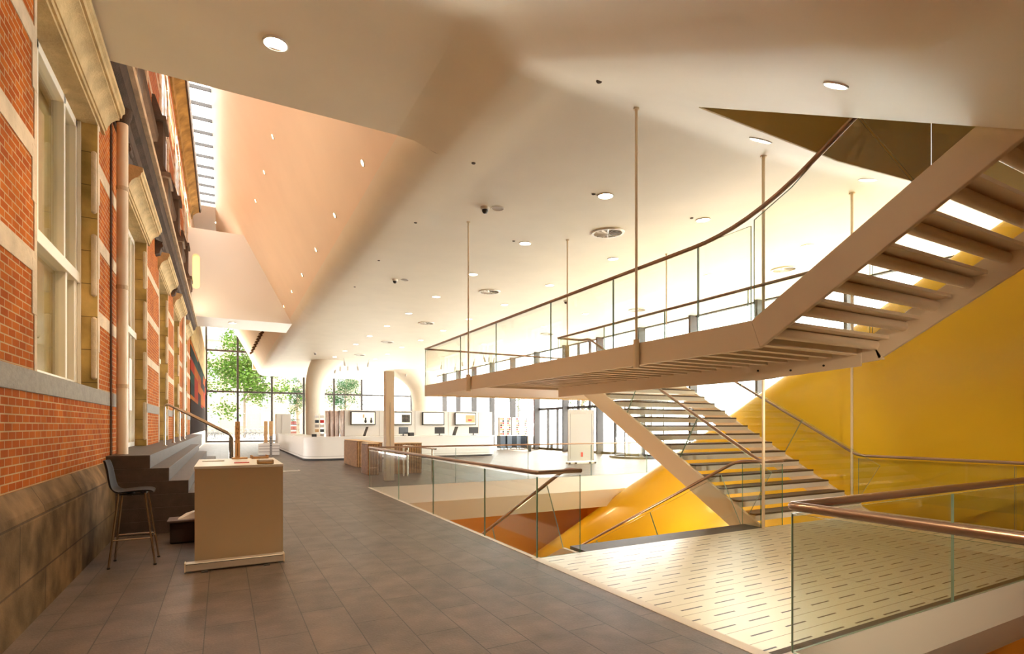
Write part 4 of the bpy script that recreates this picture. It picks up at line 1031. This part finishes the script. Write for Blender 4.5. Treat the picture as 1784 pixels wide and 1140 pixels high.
# ================================================================== CEILING FITTINGS
def slopeY(x, y): return (zq(x, y + .1) - zq(x, y - .1)) / .2
def make_down(lab, r=.13, m='lit'):
    t = thing('recessed_downlight', lab, 'ceiling light', (0, 0, 0), group='recessed downlights in the white ceiling')
    obj('trim_ring', MB().lathe([(r * .98, -.002), (r, -.012), (r * 1.14, -.008), (r * 1.16, .02)], (0, 0, 0), 28, cap=False), 'ring', t, smooth=50)
    obj('lamp_glass', MB().lathe([(r, -.004), (r, -.001)], (0, 0, 0), 28), m, t)
    return t
DL = [(1055, 341, 'large bright downlight straight above the bridge handrail, beside the nearest hanger rod'),
 (1225, 383, 'bright downlight between the two rods, above the curving handrail'), (1325, 244, 'oval downlight just above the slim column by the stairs'),
 (1512, 313, 'oval downlight above the slim column by the yellow tube'), (1407, 428, 'small downlight left of the upper stringer'),
 (915, 424, 'bright downlight in the middle of the ceiling, left of the big round diffuser'), (1068, 451, 'downlight under the big round diffuser'),
 (1234, 480, 'dim downlight seen through the bridge glass'), (824, 478, 'downlight touching the second hanger rod'), (958, 497, 'downlight left of the third hanger rod')]
FAR = [(879, 531), (760, 517), (712, 546), (674, 568), (644, 585.5), (620, 600), (601, 611.5), (583, 622), (772, 576), (733, 593), (700, 605), (675, 617), (654, 626), (817, 556), (948, 569), (1020, 547), (916, 606), (1030, 578), (843, 600)]
proto = None
for px, py, lab in DL:
    p = Pf(px, py, zq); 
    if proto is None: o = proto = make_down(lab)
    else: o = copy_tree(proto, (0, 0, 0), label=lab)
    o.location = p - Vector((0, 0, .003)); o.rotation_euler = (math.atan(slopeY(p.x, p.y)), 0, 0)
    if p.x > 7: o.rotation_euler = (math.atan(slopeY(p.x, p.y)), -math.atan((zq(p.x + .1, p.y) - zq(p.x - .1, p.y)) / .2), 0)
for px, py in FAR:
    p = Pf(px, py, zq); o = copy_tree(proto, p - Vector((0, 0, .004)), label='small round downlight in the far part of the white ceiling')
    o.rotation_euler = (math.atan(slopeY(p.x, p.y)), -math.atan((zq(p.x + .1, p.y) - zq(p.x - .1, p.y)) / .2), 0)
p = P(480, 76, Z=5.9)
o = copy_tree(proto, (p.x, p.y, 5.899), label='brightest round downlight, in the flat brown-lit soffit at top left', scale=.95)
lamp('soffit_lamp', (p.x, p.y, 5.8), 120, radius=.05, spot=120)
p = Pf(1456, 148, zq); o = copy_tree(proto, p - Vector((0, 0, .004)), label='small half-lit downlight in the sloping ceiling at upper right', scale=.55); o.rotation_euler = (math.atan(slopeY(p.x, p.y)), 0, 0)
p = P(405, 563, Z=6.56); copy_tree(proto, (p.x, p.y, 6.555), label='lit downlight under the white link bridge', scale=1.2)
p = P(380, 388, Z=12.9); copy_tree(proto, (p.x, p.y, 12.89), label='downlight above the link bridge, next to the skylight', scale=1.2)
# round air diffusers
def vent(lab):
    t = thing('air_diffuser', lab, 'air vent', group='round air diffusers in the ceiling'); r = .36
    obj('rim', MB().lathe([(r * .86, 0.0), (r * .88, -.02), (r, -.018), (r * 1.03, .01)], (0, 0, 0), 32, cap=False), 'ring', t, smooth=50)
    obj('bowl', MB().lathe([(.03, -.012), (r * .5, -.008), (r * .87, -.002)], (0, 0, 0), 32, cap=False), mat('diffuser_inside', (.42, .36, .27), .5), t, smooth=50)
    m = MB()
    for k in range(14):
        a = 2 * math.pi * k / 14; c2, s2 = math.cos(a), math.sin(a)
        m.prism([(c2 * .04 - s2 * .01, s2 * .04 + c2 * .01, -.015), (c2 * r * .85 - s2 * .02, s2 * r * .85 + c2 * .02, -.006), (c2 * r * .85 + s2 * .01, s2 * r * .85 - c2 * .01, -.03), (c2 * .04 + s2 * .005, s2 * .04 - c2 * .005, -.03)], (-s2 * .006, c2 * .006, 0))
    obj('vane', m, 'ring', t); return t
vp = None
for px, py, lab in [(1059, 405, 'largest round air diffuser, near the middle of the ceiling'), (853, 508, 'round air diffuser right of the second hanger rod'), (743, 563, 'round air diffuser above the left tip of the bridge handrail'),
                    (954, 582, 'round air diffuser above the inner handrail corner'), (1111, 540, 'round air diffuser seen through the bridge glass by the nearest rod'), (1366, 469, 'round air diffuser left of the upper stair stringer'),
                    (675, 596, 'far round air diffuser left of the bridge'), (627, 618.5, 'farthest round air diffuser, above the white column')]:
    p = Pf(px, py, zq)
    if vp is None: o = vp = vent(lab)
    else: o = copy_tree(vp, (0, 0, 0), label=lab)
    o.location = p - Vector((0, 0, .012)); o.rotation_euler = (math.atan(slopeY(p.x, p.y)), -math.atan((zq(p.x + .1, p.y) - zq(p.x - .1, p.y)) / .2), 0)
# dome cameras, speakers, detectors
for px, py, lab in [(845, 361, 'black dome camera on the ceiling beside a round speaker, nearest'), (688, 487, 'small dome camera farther along the ceiling'), (549, 615, 'tiny dome camera far off near the white column'), (986, 524, 'dome camera hidden next to the third hanger rod')]:
    p = Pf(px, py, zq); t = thing('dome_camera', lab, 'security camera', (p.x, p.y, p.z), group='dome cameras on the ceiling')
    obj('base', MB().lathe([(.09, 0), (.085, -.05), (.07, -.06)], (0, 0, .005), 18), 'ring', t, smooth=50)
    obj('dome', MB().lathe([(.062, -.055), (.058, -.09), (.035, -.12), (.0, -.128)], (0, 0, 0), 16), 'black', t, smooth=60)
for px, py, lab in [(867, 363, 'flat round ceiling speaker beside the nearest dome camera'), (705, 488, 'flat round ceiling speaker beside the farther dome camera')]:
    p = Pf(px, py, zq); t = thing('ceiling_speaker', lab, 'speaker', (p.x, p.y, p.z)); t.rotation_euler = (math.atan(slopeY(p.x, p.y)), 0, 0)
    obj('ring', MB().lathe([(.115, 0), (.12, -.012), (.13, -.008), (.13, .01)], (0, 0, 0), 24, cap=False), 'ring', t); obj('mesh', MB().lathe([(.115, -.004), (.115, -.001)], (0, 0, 0), 24), 'unlit', t)
for px, py in [(1044, 141), (825, 284), (724, 388), (1034, 338), (660, 454), (895, 420), (618, 500), (1205, 380)]:
    p = Pf(px, py, zq); o = tag(obj('sprinkler_slot', MB().lathe([(.03, -.012), (.035, .0)], (0, 0, 0), 12), 'brownstone'), 'tiny dark sprinkler fitting in the white ceiling', 'sprinkler', 'sprinkler fittings in the ceiling'); o.location = p
# recessed lights in the sloping wall
def wallpt(px, py):
    u = (px - CXP) / FPX; v = (HY - py) / FPX; dx, dy = S_ + C_ * u, C_ - S_ * u; lo, hi = 4, 60
    for _ in range(50):
        d = (lo + hi) / 2; z = CAMH + v * d; Y = dy * d; hc = zbase(Y); k = X0(Y) - X0(7.93); xa = 2.46 + k; za = hc + .45
        xw = xa + (-.34 - xa) * (z - za) / (12.9 - za)
        if dx * d < xw: lo = d
        else: hi = d
    return Vector((dx * d, dy * d, z))
tl = math.atan2(-2.8, 6.55)
def wall_down(lab, m='lit_warm'):
    t = thing('wall_downlight', lab, 'wall light', group='small lights set in the sloping wall')
    obj('trim_ring', MB().lathe([(.06, .0), (.06, .014), (.075, .01), (.075, -.02)], (0, 0, 0), 20, cap=False), 'ring', t, smooth=50)
    obj('lamp_glass', MB().lathe([(.06, .002), (.06, .006)], (0, 0, 0), 20), m, t); return t
wp = None
for px, py, lab in [(633, 284, 'nearest lit light set in the peach sloping wall'), (584, 375, 'second lit light set in the sloping wall'), (551, 435, 'third lit light set in the sloping wall'), (527, 479, 'fourth lit light set in the sloping wall'), (509, 508, 'fifth lit light set in the sloping wall'), (495, 534, 'sixth lit light, farthest down the sloping wall'), (476, 238, None), (446, 350, None), (461, 300, None)]:
    try: p = wallpt(px, py)
    except Exception: continue
    lab = lab or 'faint small light high on the sloping wall near the skylight'
    if wp is None: o = wp = wall_down(lab)
    else: o = copy_tree(wp, (0, 0, 0), label=lab)
    nrm = Vector((-6.5, 0, -2.75)).normalized()
    o.location = p + nrm * .01; o.rotation_mode = 'QUATERNION'; o.rotation_quaternion = nrm.to_track_quat('Z', 'Y')
for i in range(8):
    t_ = i / 7; p = wallpt(459 - 18 * t_, 578 + 34 * t_)
    o = thing('wall_spotlight', 'small brass-coloured cylinder light in the row on the far sloping wall', 'spotlight', p, group='row of cylinder lights on the far sloping wall')
    obj('body', MB().tube([(0, 0, 0), (-.25, -.1, -.25)], .085, 12), 'wood_dark', o, smooth=50); obj('lens', MB().tube([(-.25, -.1, -.25), (-.26, -.104, -.26)], .05, 12), 'ring', o)
# track spotlights
def spot(lab):
    t = thing('ceiling_spotlight', lab, 'spotlight', group='small white spotlights hanging from the far ceiling')
    obj('stem', MB().tube([(0, 0, 0), (0, 0, .3)], .015, 8), 'unlit', t); obj('head', MB().tube([(0, 0, -.28), (0, 0, .04)], .06, 12), 'unlit', t, smooth=50); return t
sp0 = None; rnd = random.Random(3)
for px, py in [(568, 644), (575, 644), (581, 637), (584, 643), (600, 628), (593, 638), (606, 637), (623, 637), (642, 630), (769, 635), (805, 628.5), (793, 638), (843.5, 620.5), (852.5, 620.5), (861.5, 621.7), (708, 649), (742, 649), (826, 628)]:
    p = Pf(px, py - 4, zq); 
    lab = 'small pale spotlight hanging from the far ceiling'
    if sp0 is None: o = sp0 = spot(lab)
    else: o = copy_tree(sp0, (0, 0, 0))
    o.location = p - Vector((0, 0, .29)); o.rotation_euler = (rnd.uniform(-.25, .25), rnd.uniform(-.25, .25), 0)
# ================================================================== OUTSIDE
gd = MB().box(-60, 120, 57.3, 140, -.25, -.05).box(18.62, 120, -60, 57.3, -.25, -.05)
tag(obj('pavement', gd, 'ground'), 'pale paving outside the glass facades', 'pavement'); bpy.data.objects['pavement']['kind'] = 'structure'
def tree(x, y, h, cr, cz, lab, m='leaf', n=2600, squash=1.0, seed=1, group='trees outside the end window'):
    rn = random.Random(seed); t = thing('street_tree', lab, 'tree', (x, y, -.05), group=group)
    tk = MB(); tk.tube([(0, 0, 0), (.05, .02, h * .25), (-.05, 0, h * .5), (0, .05, h * .78)], [.2, .15, .11, .04], 10)
    for k in range(9):
        a = rn.uniform(0, 6.28); z0 = h * rn.uniform(.28, .6); L = cr * rn.uniform(.5, .9)
        tk.tube([(0, 0, z0), (math.cos(a) * L * .5, math.sin(a) * L * .5, z0 + L * .45), (math.cos(a) * L, math.sin(a) * L, z0 + L * .75)], [.07, .045, .015], 6)
    obj('trunk', tk, 'bark', t, smooth=60)
    cl = [(rn.gauss(0, .42) * cr, rn.gauss(0, .42) * cr, cz + rn.gauss(0, .42) * cr * squash) for _ in range(34)]
    lf_ = MB()
    for _ in range(n):
        c = rn.choice(cl); q = Vector((c[0] + rn.gauss(0, .17) * cr, c[1] + rn.gauss(0, .17) * cr, c[2] + rn.gauss(0, .13) * cr))
        u = Vector((rn.gauss(0, 1), rn.gauss(0, 1), rn.gauss(0, .5))).normalized(); v = u.cross(Vector((rn.gauss(0, 1), rn.gauss(0, 1), rn.gauss(0, 1)))).normalized(); s = rn.uniform(.09, .2) * (h / 12)
        lf_.add([q - u * s, q + v * s * .6, q + u * s, q - v * s * .6], [(0, 1, 2, 3)])
    obj('foliage', lf_, m, t)
    return t
q = P(443, 750, Y=80); tree(q.x - 1.2, 80, 15, 4.8, 8.6, 'tall bright green tree filling the end window', 'leaf', 9000, 1.3, 4)
q = P(602, 740, Y=78); tree(q.x, 78, 9, 2.7, 6.0, 'rounded deep green tree right of the white column', 'leaf2', 3600, 1.25, 6)
q = P(518, 740, Y=78); tree(q.x, 78, 8.5, 1.7, 5.4, 'narrow green tree left of the white column', 'leaf2', 2200, 1.6, 8)
q = P(360, 700, Y=86); tree(q.x - 2, 86, 12, 3.0, 7.5, 'green tree at the left edge of the end window', 'leaf', 1500, 1.2, 11)
q = P(1015, 700, X=34); tree(34, q.y, 8, 2.6, 5.5, 'green tree outside the entrance doors', 'leaf', 2400, 1, 14, group='trees outside the right facade')
q = P(903, 720, X=44); tree(44, q.y, 8, 2.4, 5.4, 'small green tree seen past the card towers', 'leaf', 1600, 1, 15, group='trees outside the right facade')
q = P(1130, 720, X=40); tree(40, q.y, 8, 3.0, 5.0, 'green tree seen between the open stair treads', 'leaf', 1800, 1, 19, group='trees outside the right facade')
# pale apartment house across the street
bh = thing('apartment_house', 'pale brick apartment house across the street behind the tall tree', 'building', (0, 108, 0))
obj('facade', MB().box(-26, 24, 0, 10, -.1, 17), mat('pale_house_brick', (.21, .17, .12), .9, noise=.15), bh)
house_frame = mat('house_window_frame', (.40, .37, .32), .6)
for fx in range(11):
    for fz in range(4):
        x0 = -24 + fx * 4.3; z0 = 1.5 + fz * 3.9
        f = obj('window', MB().box(x0, x0 + 2.0, -.1, .02, z0, z0 + 2.5), house_frame, bh)
        obj('pane', MB().box(x0 + .15, x0 + .95, -.14, -.1, z0 + .15, z0 + 2.35).box(x0 + 1.05, x0 + 1.85, -.14, -.1, z0 + .15, z0 + 2.35), mat('house_pane', (.12, .125, .12), .4) if (fx, fz) == (0, 0) else bpy.data.materials['house_pane'], f)
obj('cornice', MB().box(-26.3, 24.3, -.4, .2, 16.6, 17.2), house_frame, bh)
# red lattice mast outside the right facade
ms = thing('lattice_mast', 'leaning red lattice mast outside the right-hand glass facade', 'mast', (26, 44, -.05))
q0 = P(925, 762, X=24.0); q1 = P(936, 690, X=24.0); ms.location = (24.0, q0.y, -.05)
L0 = Vector((0, 0, 0)); L1 = Vector((.0, q1.y - q0.y, q1.z + 3))
for dx, dy in ((-.18, -.18), (.18, -.18), (.18, .18), (-.18, .18)):
    obj('leg', MB().tube([L0 + Vector((dx * .4, dy * .4, 0)), L1 + Vector((dx * 1.6, dy * 1.6, 0))], .045, 6), 'red_mast', ms)
m = MB()
for k in range(14):
    a = L0.lerp(L1, k / 14); b = L0.lerp(L1, (k + 1) / 14); s = .07 + .2 * k / 14
    m.tube([a + Vector((-s, -s, 0)), b + Vector((s, -s, 0))], .025, 5); m.tube([a + Vector((-s, s, 0)), b + Vector((-s, -s, 0))], .025, 5)
obj('bracing', m, 'red_mast', ms)
# parked bicycles
def bicycle(lab):
    t = thing('bicycle', lab, 'bicycle', group='bicycles parked outside the end window')
    for x in (-.52, .52):
        m = MB(); pts = [(x + .33 * math.cos(a), 0, .34 + .33 * math.sin(a)) for a in [2 * math.pi * k / 20 for k in range(21)]]
        m.tube(pts, .032, 6); w_ = obj('wheel', m, 'black', t)
        m = MB()
        for k in range(8): m.tube([(x, 0, .34), (x + .33 * math.cos(k * .785), 0, .34 + .33 * math.sin(k * .785))], .004, 4)
        obj('spokes', m, 'chrome', w_)
    f = MB(); P5 = dict(r=(-.52, 0, .34), bb=(-.05, 0, .30), st=(-.2, 0, .85), hd=(.36, 0, .82), fr=(.52, 0, .34), hb=(.34, 0, 1.0))
    for a, b in (('r', 'bb'), ('r', 'st'), ('bb', 'st'), ('bb', 'hd'), ('st', 'hd'), ('hd', 'fr'), ('hd', 'hb')): f.tube([P5[a], P5[b]], .03, 6)
    obj('frame', f, 'darkgrey', t); obj('saddle', MB().box(-.33, -.1, -.06, .06, .92, .97).tube([(-.2, 0, .85), (-.22, 0, .93)], .015, 6), 'black', t, bevel=.02)
    obj('handlebar', MB().tube([(.2, -.25, 1.03), (.34, -.2, 1.03), (.34, .2, 1.03), (.2, .25, 1.03)], .014, 6), 'chrome', t); return t
b0 = None; rn = random.Random(5)
for k, px in enumerate((358, 374, 390, 424, 440, 456, 366, 382, 432, 448)):
    p = P(px, 760, Y=72 + (k > 5) * 3)
    if b0 is None: o = b0 = bicycle('dark bicycle parked in the row outside the end window')
    else: o = copy_tree(b0, (0, 0, 0))
    o.location = (p.x, p.y, -.05); o.rotation_euler = (0, 0, rn.uniform(-.3, .3)); o.scale = (1.15,) * 3
# ================================================================== BASEMENT LAMPS AND ADDED FILL LIGHTS
for x, y, z, pw in ((7.5, .2, 3.5, 0), (1.0, 2.2, 3.9, 130), (1.0, -2.5, 2.8, 160), (12.5, 4.5, 5.3, 60)):
    if pw: lamp('warm_fill', (x, y, z), pw, spot=130, radius=.05)  # unseen warm spots, added to tint the front of the hall
lamp('stair_fill', (6.95, 3.9, 2.25), 45, color=(1, .86, .64), spot=80, radius=.05, target=(9.2, 7.4, 1.0))  # added spot without a fitting, brightens the lower flight
lamp('well_fill', (3.9, -1.2, 2.9), 220, color=(1, .8, .55), spot=80, radius=.05, target=(6.5, 2.35, -.4))  # added out of view to brighten the slab face at the near opening
for y0 in (13.5, 23.5):
    d_ = bpy.data.lights.new('void_fill_strip', 'AREA'); o = bpy.data.objects.new('void_fill_strip', d_); col.objects.link(o)  # added uplights that brighten the sloping wall and upper brick
    d_.shape = 'RECTANGLE'; d_.size = .05; d_.size_y = 9.5; d_.energy = 48; d_.color = (1, .78, .52)
    o.location = (-1.10, y0, 6.60); o.rotation_euler = (0, R(180 + 28), 0)
for x, y in ((5.5, 9), (5.5, 14), (8.5, 16.5), (9, 10)): lamp('basement_lamp', (x, y, -1.3), 45, color=(1, .72, .4), radius=.2)
for x, y in ((7, 4.2),): lamp('basement_lamp', (x, y, -1.4), 50, color=(1, .8, .5), radius=.05)
